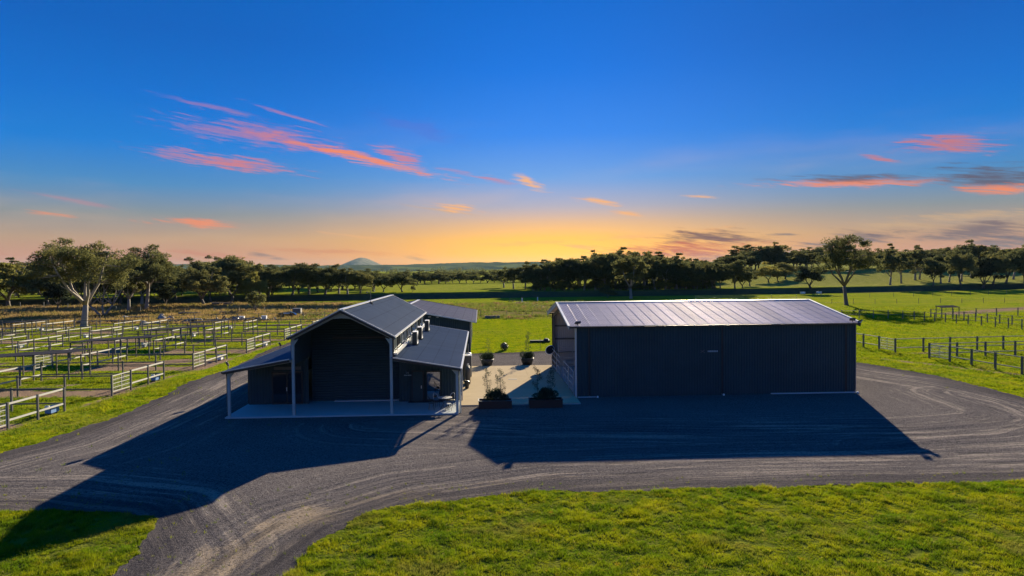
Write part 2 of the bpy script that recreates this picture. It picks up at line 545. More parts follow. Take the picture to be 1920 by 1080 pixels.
M['leaf'] = foliage('eucalypt_leaves', (0.036, 0.055, 0.034), (0.130, 0.128, 0.046))
M['leaf_olive'] = foliage('olive_leaves', (0.085, 0.10, 0.03), (0.21, 0.19, 0.05))
M['leaf_dark'] = foliage('dark_leaves', (0.024, 0.034, 0.024), (0.05, 0.06, 0.032))
M['leaf_shrub'] = foliage('shrub_leaves', (0.022, 0.036, 0.026), (0.05, 0.07, 0.04), 0.3, 2.0)

# ------------------------------------------------------------------ ground
def sstep(t):
    t = np.clip(t, 0, 1)
    return t * t * (3 - 2 * t)


BX = [-3000, -400, -150, -77, 10, 107, 208, 400, 3000]
BY = [150, 175, 195, 209, 222, 227, 252, 300, 500]


def ground_z(x, y):
    x = np.asarray(x, float)
    y = np.asarray(y, float)
    u = y - np.interp(x, BX, BY)
    z = 1.7 * sstep(u / 2.7) + .30 * np.exp(-((u - 3.4) / 1.6) ** 2)
    u2_ = y - np.interp(x, [-120, -60, -20], [166, 168, 160])
    w2 = sstep((x + 135) / 30) * sstep((-12 - x) / 20)
    z = z + w2 * 1.1 * sstep(u2_ / 2.6) * sstep((26 - u2_) / 22)
    z = z + 6.3 * sstep((u - 14) / 115) * sstep((x - 48) / 110)
    z = z + 1.3 * np.exp(-((x + 72) / 16) ** 2 - ((y - 262) / 10) ** 2)
    far = sstep((y - 460) / 500)
    z = z + far * (3.2 * np.sin(x / 170 + 1.3) * np.sin(y / 210) + 3.0 * np.sin(x / 93 + y / 400) + 1.5)
    return z


def axis_pts(segs):
    out = []
    for a, b, d in segs:
        n = max(1, int(round((b - a) / d)))
        out += list(np.linspace(a, b, n, endpoint=False))
    out.append(segs[-1][1])
    return np.array(out)


def vnoise(x, y, s, seed=0):
    """cheap smooth value noise"""
    r = np.random.default_rng(seed)
    g = r.random((64, 64))
    fx, fy = x / s, y / s
    ix, iy = np.floor(fx).astype(int), np.floor(fy).astype(int)
    tx, ty = sstep(fx - ix), sstep(fy - iy)
    q = lambda i, j: g[i % 64, j % 64]
    return (q(ix, iy) * (1 - tx) + q(ix + 1, iy) * tx) * (1 - ty) + (q(ix, iy + 1) * (1 - tx) + q(ix + 1, iy + 1) * tx) * ty


def to_yard(x, y):
    a = math.atan(.037)
    ddx, ddy = x + 27.3, y - 46.2
    return -ddx * math.cos(a) + ddy * math.sin(a), ddx * math.sin(a) + ddy * math.cos(a)


def from_yard(u, v):
    a = math.atan(.037)
    return -27.3 - u * math.cos(a) + v * math.sin(a), 46.2 + u * math.sin(a) + v * math.cos(a)


def seg_dist(x, y, pts):
    best = np.full(np.shape(x), 1e9)
    for (ax, ay), (bx, by) in zip(pts[:-1], pts[1:]):
        L2 = (bx - ax) ** 2 + (by - ay) ** 2
        t = np.clip(((x - ax) * (bx - ax) + (y - ay) * (by - ay)) / L2, 0, 1)
        best = np.minimum(best, np.hypot(x - ax - t * (bx - ax), y - ay - t * (by - ay)))
    return best


def ground_masks(x, y):
    u, v = to_yard(x, y)
    nz = vnoise(x, y, 7.0, 1) - .5
    nf = vnoise(x, y, 2.2, 2) - .5
    # dry paddock behind the horse yards, on the left
    dry = sstep((y - 121 + 10 * nz + (x + 60) * .03) / 7) * sstep((202 - y) / 24) * sstep((-22 - x + 14 * nz) / 16)
    dry = np.maximum(dry, .75 * sstep((-66 - x - (124 - y) * .4) / 12) * sstep((y - 104) / 14) * sstep((205 - y) / 22))
    # rough scrubby ground behind the rear shed
    scrub = sstep((y - 124 + 6 * nz) / 6) * sstep((196 - y) / 30) * sstep((x + 40) / 14) * sstep((34 - x + 10 * nz) / 10)
    # worn earth in and around the yards
    k = np.mod(v + .05, 13.15)
    iny = (u > -1.0) * (v > -9) * (v < 74) * sstep((64 - u) / 4)
    lane = sstep((9.6 - k + 4 * nf) / 1.6) * sstep((k - 5.3) / .5) * 1.0 + .25 * sstep((k - 3.6) / 1.5) * sstep((7.4 - k) / 2)
    um = np.mod(u, 15.0)
    dirt = iny * np.clip(lane * sstep((um + 1.0) / 1.5) * sstep((12.5 - um) / 3) + .8 * sstep((nz * 2 + nf - .62) * 3), 0, 1)
    for uu in (0.0, 10.4):
        dirt = np.maximum(dirt, iny * .75 * np.exp(-((np.mod(u - uu + 7.5, 15) - 7.5) / .45) ** 2))
    worn = [(49, 49), (44.5, 54), (42, 59), (39, 65)]
    dirt = np.maximum(dirt, .75 * np.exp(-(seg_dist(x, y, worn) / .8) ** 2))
    dirt = np.maximum(dirt, .8 * np.exp(-(seg_dist(x, y, [(44.5, 69), (49, 68.5)]) / .8) ** 2))
    dirt = np.maximum(dirt, .8 * np.exp(-(seg_dist(x, y, [(11, 190), (14.5, 160), (17.5, 150)]) / 2.6) ** 2))
    dirt = np.maximum(dirt, .8 * np.exp(-(seg_dist(x, y, [(88, 125), (110, 137), (130, 145)]) / 4) ** 2))
    # yellow-green mown lawn
    lawn = sstep((132 - y) / 10) * (1 - .6 * iny)
    dull = sstep((y - 232) / 30) * (.35 + .65 * sstep((x - 40) / 60))
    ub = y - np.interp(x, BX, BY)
    bank = sstep((ub + 2.2) / 1.8) * sstep((3.4 - ub) / 1.2)  # near face of the bank, to be darkened as shade
    thatch = sstep((33 - y) / 5) * .8
    return np.clip(dry, 0, 1), np.clip(dirt, 0, 1), np.clip(scrub, 0, 1), lawn, dull, bank, thatch


xs = axis_pts([(-9000, -2500, 650), (-2500, -600, 95), (-600, -240, 18), (-240, -90, 4), (-90, 62, 1.0), (62, 240, 3.5), (240, 600, 18), (600, 2500, 95), (2500, 9000, 650)])
ys = axis_pts([(-4000, -300, 370), (-300, -20, 28), (-20, 36, 2), (36, 134, 1.0), (134, 150, 2), (150, 262, 1.2), (262, 340, 4), (340, 1400, 14), (1400, 3000, 60), (3000, 16000, 800)])
X, Y = np.meshgrid(xs, ys)
Z = ground_z(X, Y)
mk = ground_masks(X, Y)
nx, ny = len(xs), len(ys)
idx = np.arange(nx * ny).reshape(ny, nx)
F = np.stack([idx[:-1, :-1], idx[:-1, 1:], idx[1:, 1:], idx[1:, :-1]], -1).reshape(-1, 4)

m, N = new_mat('ground_grass')
g = N.n('ShaderNodeNewGeometry')
P = g.outputs['Position']
at = {}
for k in ('dry', 'dirt', 'scrub', 'lawn', 'dull', 'bank', 'thatch'):
    a_ = N.n('ShaderNodeAttribute')
    a_.attribute_name = k
    at[k] = a_.outputs['Fac']
big = N.noise(P, 0.07, 4, 0.6)
mid = N.noise(P, 0.55, 5, 0.65)
fine = N.noise(P, 7.0, 4, 0.7)
green = N.mix(N.smooth(big, 0.35, 0.65), (0.13, 0.190, 0.014), (0.20, 0.235, 0.014))
green = N.mix(N.smooth(mid, 0.42, 0.72), green, (0.28, 0.26, 0.03))
lawnc = N.mix(N.smooth(mid, 0.3, 0.75), (0.125, 0.200, 0.006), (0.29, 0.285, 0.008))
col = N.mix(at['lawn'], green, lawnc)
band = N.smooth(N.noise(N.comb(N.m('MULTIPLY', N.sep(P)[0], 0.018), N.m('MULTIPLY', N.sep(P)[1], 0.075), 2.0), 1.0, 5, 0.65), 0.50, 0.68)
col = N.mix(N.m('MULTIPLY', band, 0.5), col, N.mix(mid, (0.13, 0.15, 0.03), (0.25, 0.19, 0.06)))
dryc = N.mix(N.smooth(mid, 0.35, 0.7), (0.19, 0.135, 0.055), (0.29, 0.20, 0.09))
dryc = N.mix(N.smooth(N.noise(P, 0.16, 4, 0.6), 0.5, 0.68), dryc, (0.085, 0.090, 0.020))
col = N.mix(at['dull'], col, N.mix(N.smooth(mid, 0.35, 0.7), (0.17, 0.185, 0.04), (0.27, 0.255, 0.08)))
col = N.mix(at['dry'], col, dryc)
scr = N.mix(N.smooth(mid, 0.42, 0.62), (0.14, 0.155, 0.03), (0.20, 0.135, 0.07))
col = N.mix(at['scrub'], col, scr)
col = N.mix(at['thatch'], col, N.mix(mid, (0.060, 0.085, 0.012), (0.120, 0.120, 0.030)))
col = N.mix(N.m('MULTIPLY', at['bank'], 0.9), col, N.mix(mid, (0.030, 0.042, 0.036), (0.065, 0.072, 0.050)))  # shade of the bank painted into the ground colour
dm = N.smooth(N.m('ADD', at['dirt'], N.m('MULTIPLY', N.m('SUBTRACT', mid, 0.5), 1.0)), 0.35, 0.7)
dirtc = N.mix(fine, (0.16, 0.11, 0.075), (0.30, 0.215, 0.15))
col = N.mix(dm, col, dirtc)
col = N.mix(N.m('MULTIPLY', N.smooth(fine, 0.5, 0.75), 0.45), col, (0.03, 0.04, 0.008))
bh = N.m('ADD', N.m('MULTIPLY', mid, 1.5), N.m('ADD', fine, N.m('MULTIPLY', N.noise(P, 1.9, 4, 0.7), 1.6)))
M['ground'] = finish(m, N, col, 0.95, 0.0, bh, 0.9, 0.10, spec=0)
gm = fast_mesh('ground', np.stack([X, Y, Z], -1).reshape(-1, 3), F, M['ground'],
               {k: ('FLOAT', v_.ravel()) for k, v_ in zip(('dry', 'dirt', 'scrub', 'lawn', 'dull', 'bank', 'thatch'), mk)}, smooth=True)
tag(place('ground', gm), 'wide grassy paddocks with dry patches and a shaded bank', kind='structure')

# distant hills and mountain
m, N = new_mat('wooded_hills')
g = N.n('ShaderNodeNewGeometry')
P = g.outputs['Position']
hn = N.noise(P, 0.006, 6, 0.6)
c = N.mix(N.smooth(hn, 0.40, 0.62), (0.045, 0.060, 0.042), (0.10, 0.115, 0.05))
c = N.mix(N.smooth(N.noise(P, 0.003, 3, 0.5), 0.56, 0.66), c, (0.13, 0.15, 0.05))
M['hills'] = finish(m, N, c, 0.95, 0.0, N.noise(P, 0.02, 5, 0.7), 1.0, 18.0, spec=0)


m, N = new_mat('bare_mountain')
g = N.n('ShaderNodeNewGeometry')
P = g.outputs['Position']
M['mountain'] = finish(m, N, N.mix(N.smooth(N.noise(P, 0.012, 6, 0.65), 0.4, 0.6), (0.13, 0.13, 0.10), (0.24, 0.21, 0.15)), 0.95, 0.0, N.noise(P, 0.02, 5, 0.7), 1.0, 18.0, spec=0)


def ridge_mesh(name, x0, x1, y0, y1, hfun, nx_, ny_, mk_='hills'):
    xs_, ys_ = np.linspace(x0, x1, nx_), np.linspace(y0, y1, ny_)
    X_, Y_ = np.meshgrid(xs_, ys_)
    t = (Y_ - y0) / (y1 - y0)
    Z_ = hfun(X_, Y_) * np.sin(np.pi * np.clip(t, 0, 1)) ** .8 - 2
    id_ = np.arange(nx_ * ny_).reshape(ny_, nx_)
    F_ = np.stack([id_[:-1, :-1], id_[:-1, 1:], id_[1:, 1:], id_[1:, :-1]], -1).reshape(-1, 4)
    return fast_mesh(name, np.stack([X_, Y_, Z_], -1).reshape(-1, 3), F_, M[mk_], smooth=True)


def h1(x, y):
    h = 64 + 6 * np.sin(x / 420 + .6) + 5 * (vnoise(x + 9000, y, 300, 5) - .5) * 2 + 3.5 * (vnoise(x + 9000, y, 60, 6) - .5) * 2
    return h + 2.2 * (vnoise(x + 9000, y, 16, 7) - .5)


def h2(x, y):
    return 132 * np.exp(-(np.abs(x + 1625) / 215) ** 1.7) * (1 + .06 * (vnoise(x + 9000, y, 45, 18) - .5)) + 22 + 40 * np.exp(-((x + 1650) / 900) ** 2) + 5 * vnoise(x + 9000, y, 120, 8)


tag(place('hills', ridge_mesh('hills', -4200, 4200, 4300, 6200, h1, 700, 26)), 'low wooded hills blue with distance on the horizon', kind='structure')
tag(place('mountain', ridge_mesh('mountain', -5500, 2500, 8600, 10600, h2, 400, 24, 'mountain')), 'single rounded mountain standing above the far hills', kind='structure')

# ------------------------------------------------------------------ gravel driveway
outline = [(70, 27), (45, 27.3), (22.4, 27.3), (17.5, 27.5), (10.9, 27.7), (6.4, 27.6), (2.0, 27.4), (-0.1, 27.0), (-2.2, 26.5), (-4.1, 25.9), (-4.8, 24.4), (-5.7, 23.3), (-6.0, 21.8), (-6.1, 20.5),
           (-6.3, 14), (-6.6, 2), (-12.2, 2), (-11.4, 14), (-11.0, 20.8), (-11.2, 22.8), (-11.5, 24.4), (-12.2, 25.8), (-14.4, 26.2), (-16.2, 26.6), (-18.4, 26.9), (-26, 27.2), (-40, 27.5),
           (-40, 31.5), (-31, 32.5), (-25.8, 33.8), (-24.1, 35.4), (-23.4, 38.5), (-22.9, 42.8), (-23.4, 51.5), (-23.9, 58.1), (-23.4, 63.4), (-24.2, 75.2), (-24.5, 84), (-24.5, 101),
           (-18, 101), (-17.6, 74.6), (-0.6, 74.4), (3.4, 74.7), (7.9, 75.6), (20, 76), (29, 74), (33.5, 68), (35.2, 63.2), (36.0, 60.6), (36.6, 57.5), (37.2, 51.8), (37.0, 44.7),
           (39, 38.5), (46, 34.2), (70, 33)]


def ragged(pts, step=0.22, amp=0.20, seed=3):
    r = random.Random(seed)
    out = []
    n = len(pts)
    s = 0.0
    for i in range(n):
        a, b = Vector(pts[i]), Vector(pts[(i + 1) % n])
        d = b - a
        L = d.length
        nrm_ = Vector((-d.y, d.x)) / max(L, 1e-6)
        k = max(1, int(L / step))
        for j in range(k):
            t = j / k
            q = s + t * L
            off = amp * (math.sin(q * .9) * .5 + math.sin(q * 2.3 + 1) * .35 + math.sin(q * .31 + 2) * .9 + r.uniform(-.55, .55))
            p = a + d * t + nrm_ * off
            out.append((p.x, p.y))
        s += L
    return out


edge = ragged(outline)


def inside(px_, py_, poly):
    c_ = np.zeros(px_.shape, bool)
    n = len(poly)
    for i in range(n):
        x1, y1 = poly[i]
        x2, y2 = poly[(i + 1) % n]
        if y1 == y2: continue
        k = ((y1 > py_) != (y2 > py_)) & (px_ < (x2 - x1) * (py_ - y1) / (y2 - y1) + x1)
        c_ ^= k
    return c_


gx_, gy_ = np.meshgrid(np.arange(-40, 70, 0.9), np.arange(2, 101, 0.9))
gx_ = gx_.ravel() + RNG.uniform(-.2, .2, gx_.size)
gy_ = gy_.ravel() + RNG.uniform(-.2, .2, gy_.size)
ins = inside(gx_, gy_, edge)
gx_, gy_ = gx_[ins], gy_[ins]
be = np.array(edge)
keep = np.ones(len(gx_), bool)
for i in range(0, len(gx_), 2000):
    d_ = np.hypot(gx_[i:i + 2000, None] - be[None, :, 0], gy_[i:i + 2000, None] - be[None, :, 1]).min(1)
    keep[i:i + 2000] = d_ > 0.4
gx_, gy_ = gx_[keep], gy_[keep]
allp = [Vector(p) for p in edge] + [Vector((a, b)) for a, b in zip(gx_, gy_)]
ne = len(edge)
res = geometry.delaunay_2d_cdt(allp, [], [list(range(ne))], 1, 1e-5)
gv = np.array([(p.x, p.y, 0.0) for p in res[0]])
gf = np.array([f for f in res[2] if len(f) == 3])
nh = (vnoise(gv[:, 0] + 100, gv[:, 1], 3.0, 12) - .5) * .03
gv[:, 2] = 0.008 + np.maximum(0, nh)

TRACKS = [[(-8.6, 0), (-8.4, 14), (-7.9, 20), (-6.6, 25), (-3.0, 28.6), (3, 30.6), (12, 31.2), (24, 31.2), (36, 31.6), (55, 30.5)],
          [(-42, 29.5), (-28, 29.8), (-22.5, 32.5), (-20.4, 37), (-19.9, 45), (-20.2, 60), (-20.8, 80), (-21, 101)],
          [(20, 33), (28, 34.5), (33, 37.5), (35, 43), (34.2, 50), (31.5, 58), (30, 68), (20, 70)],
          [(-6, 40.5), (2, 38.5), (14, 37), (24, 36.5), (32, 38.5), (33.5, 47)],
          [(-8.6, 16), (-9.5, 22), (-12.5, 27), (-18, 29), (-30, 29.3)]]


def track_attr(x, y, pts):
    best = np.full(x.shape, 1e9)
    dd, ss = np.zeros(x.shape), np.zeros(x.shape)
    acc = 0
    for (ax, ay), (bx, by) in zip(pts[:-1], pts[1:]):
        L = math.hypot(bx - ax, by - ay)
        t = np.clip(((x - ax) * (bx - ax) + (y - ay) * (by - ay)) / L ** 2, 0, 1)
        d = np.hypot(x - ax - t * (bx - ax), y - ay - t * (by - ay))
        sg = np.sign((bx - ax) * (y - ay) - (by - ay) * (x - ax))
        k = d < best
        best = np.where(k, d, best)
        dd = np.where(k, d * sg, dd)
        ss = np.where(k, acc + t * L, ss)
        acc += L
    return np.stack([dd, ss, np.exp(-(best / 3.2) ** 2)], -1)


attrs = {'t%d' % i: ('FLOAT_VECTOR', track_attr(gv[:, 0], gv[:, 1], T)) for i, T in enumerate(TRACKS)}
# pale worn dust on the entry track
worn = np.exp(-(seg_dist(gv[:, 0], gv[:, 1], [(-8.8, 8), (-8.6, 16), (-8.2, 22), (-6.5, 26)]) / 1.3) ** 2)
worn = np.maximum(worn, .5 * np.exp(-(seg_dist(gv[:, 0], gv[:, 1], [(-8, 20), (-5.2, 26.5), (0, 29), (6, 29.6)]) / 1.1) ** 2))
attrs['worn'] = ('FLOAT', worn)
ed = np.empty(len(gv))
for i in range(0, len(gv), 2000):
    ed[i:i + 2000] = np.hypot(gv[i:i + 2000, None, 0] - be[None, :, 0], gv[i:i + 2000, None, 1] - be[None, :, 1]).min(1)
attrs['edge'] = ('FLOAT', np.exp(-(ed / 1.9) ** 2))
m, N = new_mat('gravel')
g = N.n('ShaderNodeNewGeometry')
P = g.outputs['Position']
acc_ = None
ruts = None
wsum = None
for i in range(len(TRACKS)):
    a_ = N.n('ShaderNodeAttribute')
    a_.attribute_name = 't%d' % i
    d_, s_, w_ = N.sep(a_.outputs['Vector'])
    wob = N.m('MULTIPLY', N.noise(N.comb(N.m('MULTIPLY', s_, 0.08), 0.0, 5.0 + i), 1.0, 2), 1.0)
    nv = N.noise(N.comb(N.m('MULTIPLY', N.m('ADD', d_, wob), 3.0), N.m('MULTIPLY', s_, 0.11), float(i)), 1.0, 5, 0.68)
    nb = N.noise(N.comb(N.m('MULTIPLY', N.m('ADD', d_, wob), 0.75), N.m('MULTIPLY', s_, 0.05), 20.0 + i), 1.0, 3, 0.6)
    t_ = N.m('MULTIPLY', N.m('ADD', N.m('SUBTRACT', nv, 0.5), N.m('MULTIPLY', N.m('SUBTRACT', nb, 0.5), 0.55)), w_)
    if i in (0, 2, 3):
        off_ = N.m('ABSOLUTE', N.m('SUBTRACT', N.m('ABSOLUTE', N.m('ADD', d_, N.m('MULTIPLY', wob, 0.5))), 0.85))
        r__ = N.m('MULTIPLY', N.smooth(off_, 0.24, 0.08), N.m('MULTIPLY', w_, N.smooth(N.noise(N.comb(N.m('MULTIPLY', s_, 0.16), 0.0, 40.0 + i), 1.0, 3), 0.48, 0.6)))
        ruts = r__ if ruts is None else N.m('MAXIMUM', ruts, r__)
    acc_ = t_ if acc_ is None else N.m('ADD', acc_, t_)
    wsum = w_ if wsum is None else N.m('ADD', wsum, w_)
trk = N.m('DIVIDE', acc_, N.m('MAXIMUM', N.m('SQRT', wsum), 0.25))
patch = N.noise(P, 0.35, 5, 0.6)
grain = N.noise(P, 26.0, 3, 0.75)
grain2 = N.noise(P, 9.0, 4, 0.7)
c = N.mix(patch, (0.074, 0.066, 0.066), (0.145, 0.129, 0.126))
c = N.mix(N.m('MULTIPLY', N.smooth(N.m('ADD', trk, N.m('MULTIPLY', N.m('SUBTRACT', N.noise(P, 1.7, 5, 0.75), 0.5), 0.22)), 0.0, 0.14), 0.85), c, (0.31, 0.265, 0.225))
c = N.mix(N.m('MULTIPLY', N.smooth(N.m('ADD', trk, N.m('MULTIPLY', N.m('SUBTRACT', N.noise(P, 2.3, 5, 0.75), 0.5), 0.22)), -0.01, -0.13), 0.85), c, (0.050, 0.047, 0.055))
wa = N.n('ShaderNodeAttribute')
wa.attribute_name = 'worn'
wf = N.smooth(N.m('ADD', wa.outputs['Fac'], N.m('MULTIPLY', N.m('SUBTRACT', N.m('ADD', trk, patch), 0.5), 1.8)), 0.35, 1.2)
c = N.mix(N.m('MULTIPLY', wf, 0.75), c, (0.40, 0.31, 0.20))
c = N.mix(N.m('MULTIPLY', N.smooth(N.noise(P, 4.5, 5, 0.8), 0.50, 0.66), 0.55), c, (0.155, 0.142, 0.145))
c = N.mix(N.m('MULTIPLY', N.smooth(grain, 0.50, 0.68), 0.8), c, (0.29, 0.27, 0.27))
c = N.mix(N.m('MULTIPLY', N.smooth(grain2, 0.5, 0.34), 0.8), c, (0.03, 0.029, 0.033))
ea = N.n('ShaderNodeAttribute')
ea.attribute_name = 'edge'
c = N.mix(N.m('MULTIPLY', N.smooth(N.m('ADD', ea.outputs['Fac'], N.m('MULTIPLY', N.m('SUBTRACT', patch, 0.5), 0.9)), 0.25, 0.9), 0.55), c, (0.042, 0.039, 0.043))
c = N.mix(N.m('MULTIPLY', ruts, 0.6), c, (0.038, 0.036, 0.040))
hgt = N.m('ADD', N.m('ADD', N.m('MULTIPLY', grain, 0.8), N.m('MULTIPLY', grain2, 1.0)), N.m('SUBTRACT', N.m('MULTIPLY', trk, 2.2), N.m('MULTIPLY', ruts, 0.6)))
M['gravel'] = finish(m, N, c, 0.92, 0.0, hgt, 1.0, 0.06, spec=0)
tag(place('driveway', fast_mesh('driveway', gv, gf, M['gravel'], attrs, smooth=True)), 'grey gravel driveway with curved tyre tracks around both buildings', kind='structure')

# ------------------------------------------------------------------ grass blades (real tufts on every lawn that shows them)
m, N = new_mat('grass_blades')
g = N.n('ShaderNodeNewGeometry')
P = g.outputs['Position']
gn = N.noise(P, 0.5, 4, 0.6)
c = N.mix(N.smooth(gn, 0.3, 0.7), (0.095, 0.175, 0.006), (0.27, 0.285, 0.008))
c = N.mix(N.smooth(N.noise(P, 2.6, 3, 0.6), 0.58, 0.75), c, (0.30, 0.225, 0.020))
c = N.mix(N.smooth(N.noise(P, 1.3, 5, 0.75), 0.54, 0.36), c, (0.060, 0.105, 0.006))
c = N.mix(N.m('MULTIPLY', N.smooth(N.noise(P, 0.33, 4, 0.65), 0.52, 0.70), 0.6), c, (0.22, 0.185, 0.045))
c = N.mix(N.m('MULTIPLY', N.smooth(N.noise(P, 9.0, 2, 0.6), 0.60, 0.72), 0.6), c, (0.36, 0.29, 0.12))
M['blade'] = finish(m, N, c, 0.8, 0.0, spec=0, transl=0.45)
m, N = new_mat('dry_grass_blades')
g = N.n('ShaderNodeNewGeometry')
P = g.outputs['Position']
c = N.mix(N.smooth(N.noise(P, 0.3, 4, 0.6), 0.35, 0.65), (0.16, 0.14, 0.035), (0.33, 0.225, 0.10))
M['blade_dry'] = finish(m, N, c, 0.7, 0.0, spec=0, transl=0.4)


def blades(px_, py_, pz_, h, w, per, spread):
    """numpy tufts: one leaning triangle per blade"""
    n = len(px_)
    t = np.repeat(np.arange(n), per)
    k = len(t)
    a = RNG.uniform(0, 2 * np.pi, k)
    r_ = spread * np.sqrt(RNG.random(k))
    bx = px_[t] + r_ * np.cos(a)
    by = py_[t] + r_ * np.sin(a)
    hh = h[t] * RNG.uniform(.5, 1.15, k)
    yaw = RNG.uniform(0, 2 * np.pi, k)
    ww = w * RNG.uniform(.6, 1.3, k) / 2
    lean = hh * RNG.uniform(.1, .8, k)
    tx, ty = bx + np.cos(a) * lean, by + np.sin(a) * lean
    z0 = pz_[t]
    V = np.empty((k, 3, 3))
    V[:, 0] = np.stack([bx - np.cos(yaw) * ww, by - np.sin(yaw) * ww, z0 - .005], -1)
    V[:, 1] = np.stack([bx + np.cos(yaw) * ww, by + np.sin(yaw) * ww, z0 - .005], -1)
    V[:, 2] = np.stack([tx, ty, z0 + hh], -1)
    return V.reshape(-1, 3), np.arange(k * 3).reshape(-1, 3)


HOUSE = [(-17.2, 0, 42.6, 97.5), (-1.6, 33.5, 45.2, 64.5)]


def scatter(x0, x1, y0, y1, dens, maskf, h, w, per, spread, gravel=True, hvar=.5):
    n = int((x1 - x0) * (y1 - y0) * dens)
    x_ = RNG.uniform(x0, x1, n)
    y_ = RNG.uniform(y0, y1, n)
    k = maskf(x_, y_)
    # only where the camera, or one a few steps aside, can see it
    k &= (np.abs(x_ - .046 * y_) < .80 * y_ + 4)
    x_, y_ = x_[k], y_[k]
    if gravel:
        k = ~inside(x_, y_, edge) | (RNG.random(len(x_)) < .008)
        x_, y_ = x_[k], y_[k]
    hh = h * (1 - hvar + 2 * hvar * (.6 * vnoise(x_ + 50, y_, .38, 21) + .4 * vnoise(x_ + 50, y_, 1.3, 22)) ** 1.5 * 1.35)
    return blades(x_, y_, ground_z(x_, y_) + (.0), hh, w, per, spread)


def join_save(name, lst, mat, label):
    off, V_, F_ = 0, [], []
    for v_, f_ in lst:
        V_.append(v_)
        F_.append(f_ + off)
        off += len(v_)
    tag(place(name, fast_mesh(name, np.concatenate(V_), np.concatenate(F_), mat)), label, 'grass', kind='stuff')


def no_dirt(x_, y_):
    dry, dirt, scrub, lawn, dull, bank, thatch = ground_masks(x_, y_)
    return RNG.random(len(x_)) > np.maximum(dirt * 1.15, dry * .3)


def not_built(x_, y_):
    return ~((x_ > -17.4) & (x_ < -.9) & (y_ > 42) & (y_ < 97.5)) & ~((x_ > -1.6) & (x_ < 27) & (y_ > 45) & (y_ < 64))


mask1 = lambda x_, y_: no_dirt(x_, y_) & not_built(x_, y_)
mask0 = lambda x_, y_: mask1(x_, y_) & (.65 * vnoise(x_ + 90, y_, .26, 41) + .35 * vnoise(x_ + 90, y_, .8, 42) > .27)
lst = [scatter(-26, 30, 17, 29, 270, mask0, .095, .016, 6, .04, hvar=.75),
       scatter(-46, -11, 26, 60, 42, mask1, .12, .030, 5, .08, hvar=.8),
       scatter(34, 62, 34, 80, 26, mask1, .13, .035, 5, .09, hvar=.8),
       scatter(-75, -22, 60, 128, 9, mask1, .10, .06, 4, .13),
       scatter(-6, 40, 74, 132, 9, mask1, .10, .06, 4, .13),
       scatter(36, 100, 78, 150, 5.5, mask1, .12, .08, 4, .15)]
join_save('grass', lst, M['blade'], 'short bright green grass of the lawns and paddocks')
dm_ = lambda x_, y_: (RNG.random(len(x_)) < ground_masks(x_, y_)[0] * .9)
lst = [scatter(-150, 45, 112, 208, 3.4, dm_, .42, .16, 4, .3, gravel=False, hvar=.8)]
join_save('dry_grass', lst, M['blade_dry'], 'long tawny dry grass in the rough paddock behind the yards')

m, N = new_mat('scrub_blades')
g = N.n('ShaderNodeNewGeometry')
P = g.outputs['Position']
c = N.mix(N.smooth(N.noise(P, 0.35, 4, 0.6), 0.5, 0.62), (0.14, 0.17, 0.03), (0.22, 0.14, 0.07))
M['blade_scrub'] = finish(m, N, c, 0.7, 0.0, spec=0, transl=0.4)
sm_ = lambda x_, y_: (RNG.random(len(x_)) < ground_masks(x_, y_)[2] * 1.3 * (vnoise(x_ + 300, y_, 4.0, 31) > .4))
join_save('rough_grass', [scatter(-45, 45, 118, 206, 3.2, sm_, .40, .18, 5, .32, gravel=False, hvar=.8)], M['blade_scrub'], 'rough olive tussocks in the scrubby ground behind the lawn')

# ------------------------------------------------------------------ paving
deck = empty('courtyard_paving', (0, 0, 0), 'tan concrete courtyard slab between the two dark buildings', kind='structure')
x0, x1, y0, y1 = -1.45, 6.6, 45.45, 63.9
MB().box(x0, x1, y0, y1, -0.1, 0.055).obj('slab_base', M['slab'], deck)
nxp, nyp = 3, 6
pw, pl = (x1 - x0) / nxp, (y1 - y0) / nyp
pm = MB().box(0.006, pw - 0.006, 0.006, pl - 0.006, 0.0, 0.03).mesh('concrete_panel', M['paving'])
for i in range(nxp):
    for j in range(nyp):
        place('concrete_panel', pm, deck, (x0 + i * pw, y0 + j * pl, 0.055))
dg = empty('drain_grate', (2.55, 55.85, 0.085), 'small rectangular grey drain grate set in the tan courtyard', 'drain')
MB().box(-.36, .36, -.14, .14, 0.0, 0.012).obj('frame', M['galv2'], dg)
b = MB()
for i in range(9):
    b.box(-.32 + i * .075, -.29 + i * .075, -.11, .11, 0.012, 0.02)
b.obj('grate_bars', M['dark'], dg)

# ------------------------------------------------------------------ the house-like stable block on the left
HX = [-15.55, -11.62, -5.6, -1.52]       # portal posts
RX, RZ, EZ = -8.6, 6.62, 4.98            # ridge, eaves
YF, YW, YB = 43.1, 47.8, 67.6
LZ0, LZ1 = 2.95, 3.62                    # lean-to eave / top on both sides
hs = empty('stable_block', (-8.6, 43.1, 0), 'black metal-clad barn house with gabled centre, lean-to sides and pale portal frames', 'barn house')


def H(mb, name, mat, **k):
    o = mb.obj(name, mat, hs, (8.6, -43.1, 0), **k)
    return o


def hplace(name, mesh, x, y, z, **k):
    return place(name, mesh, hs, (x + 8.6, y - 43.1, z), **k)


sl = (RZ - EZ) / (RX - HX[1])
gable = lambda x: EZ + (RZ - EZ) * (1 - abs(x - RX) / (RX - HX[1])) - 0.06
# floor slab with a pale edge
H(MB().box(-15.75, -1.47, 42.85, 67.5, -0.1, 0.10), 'floor_slab', M['slab'])
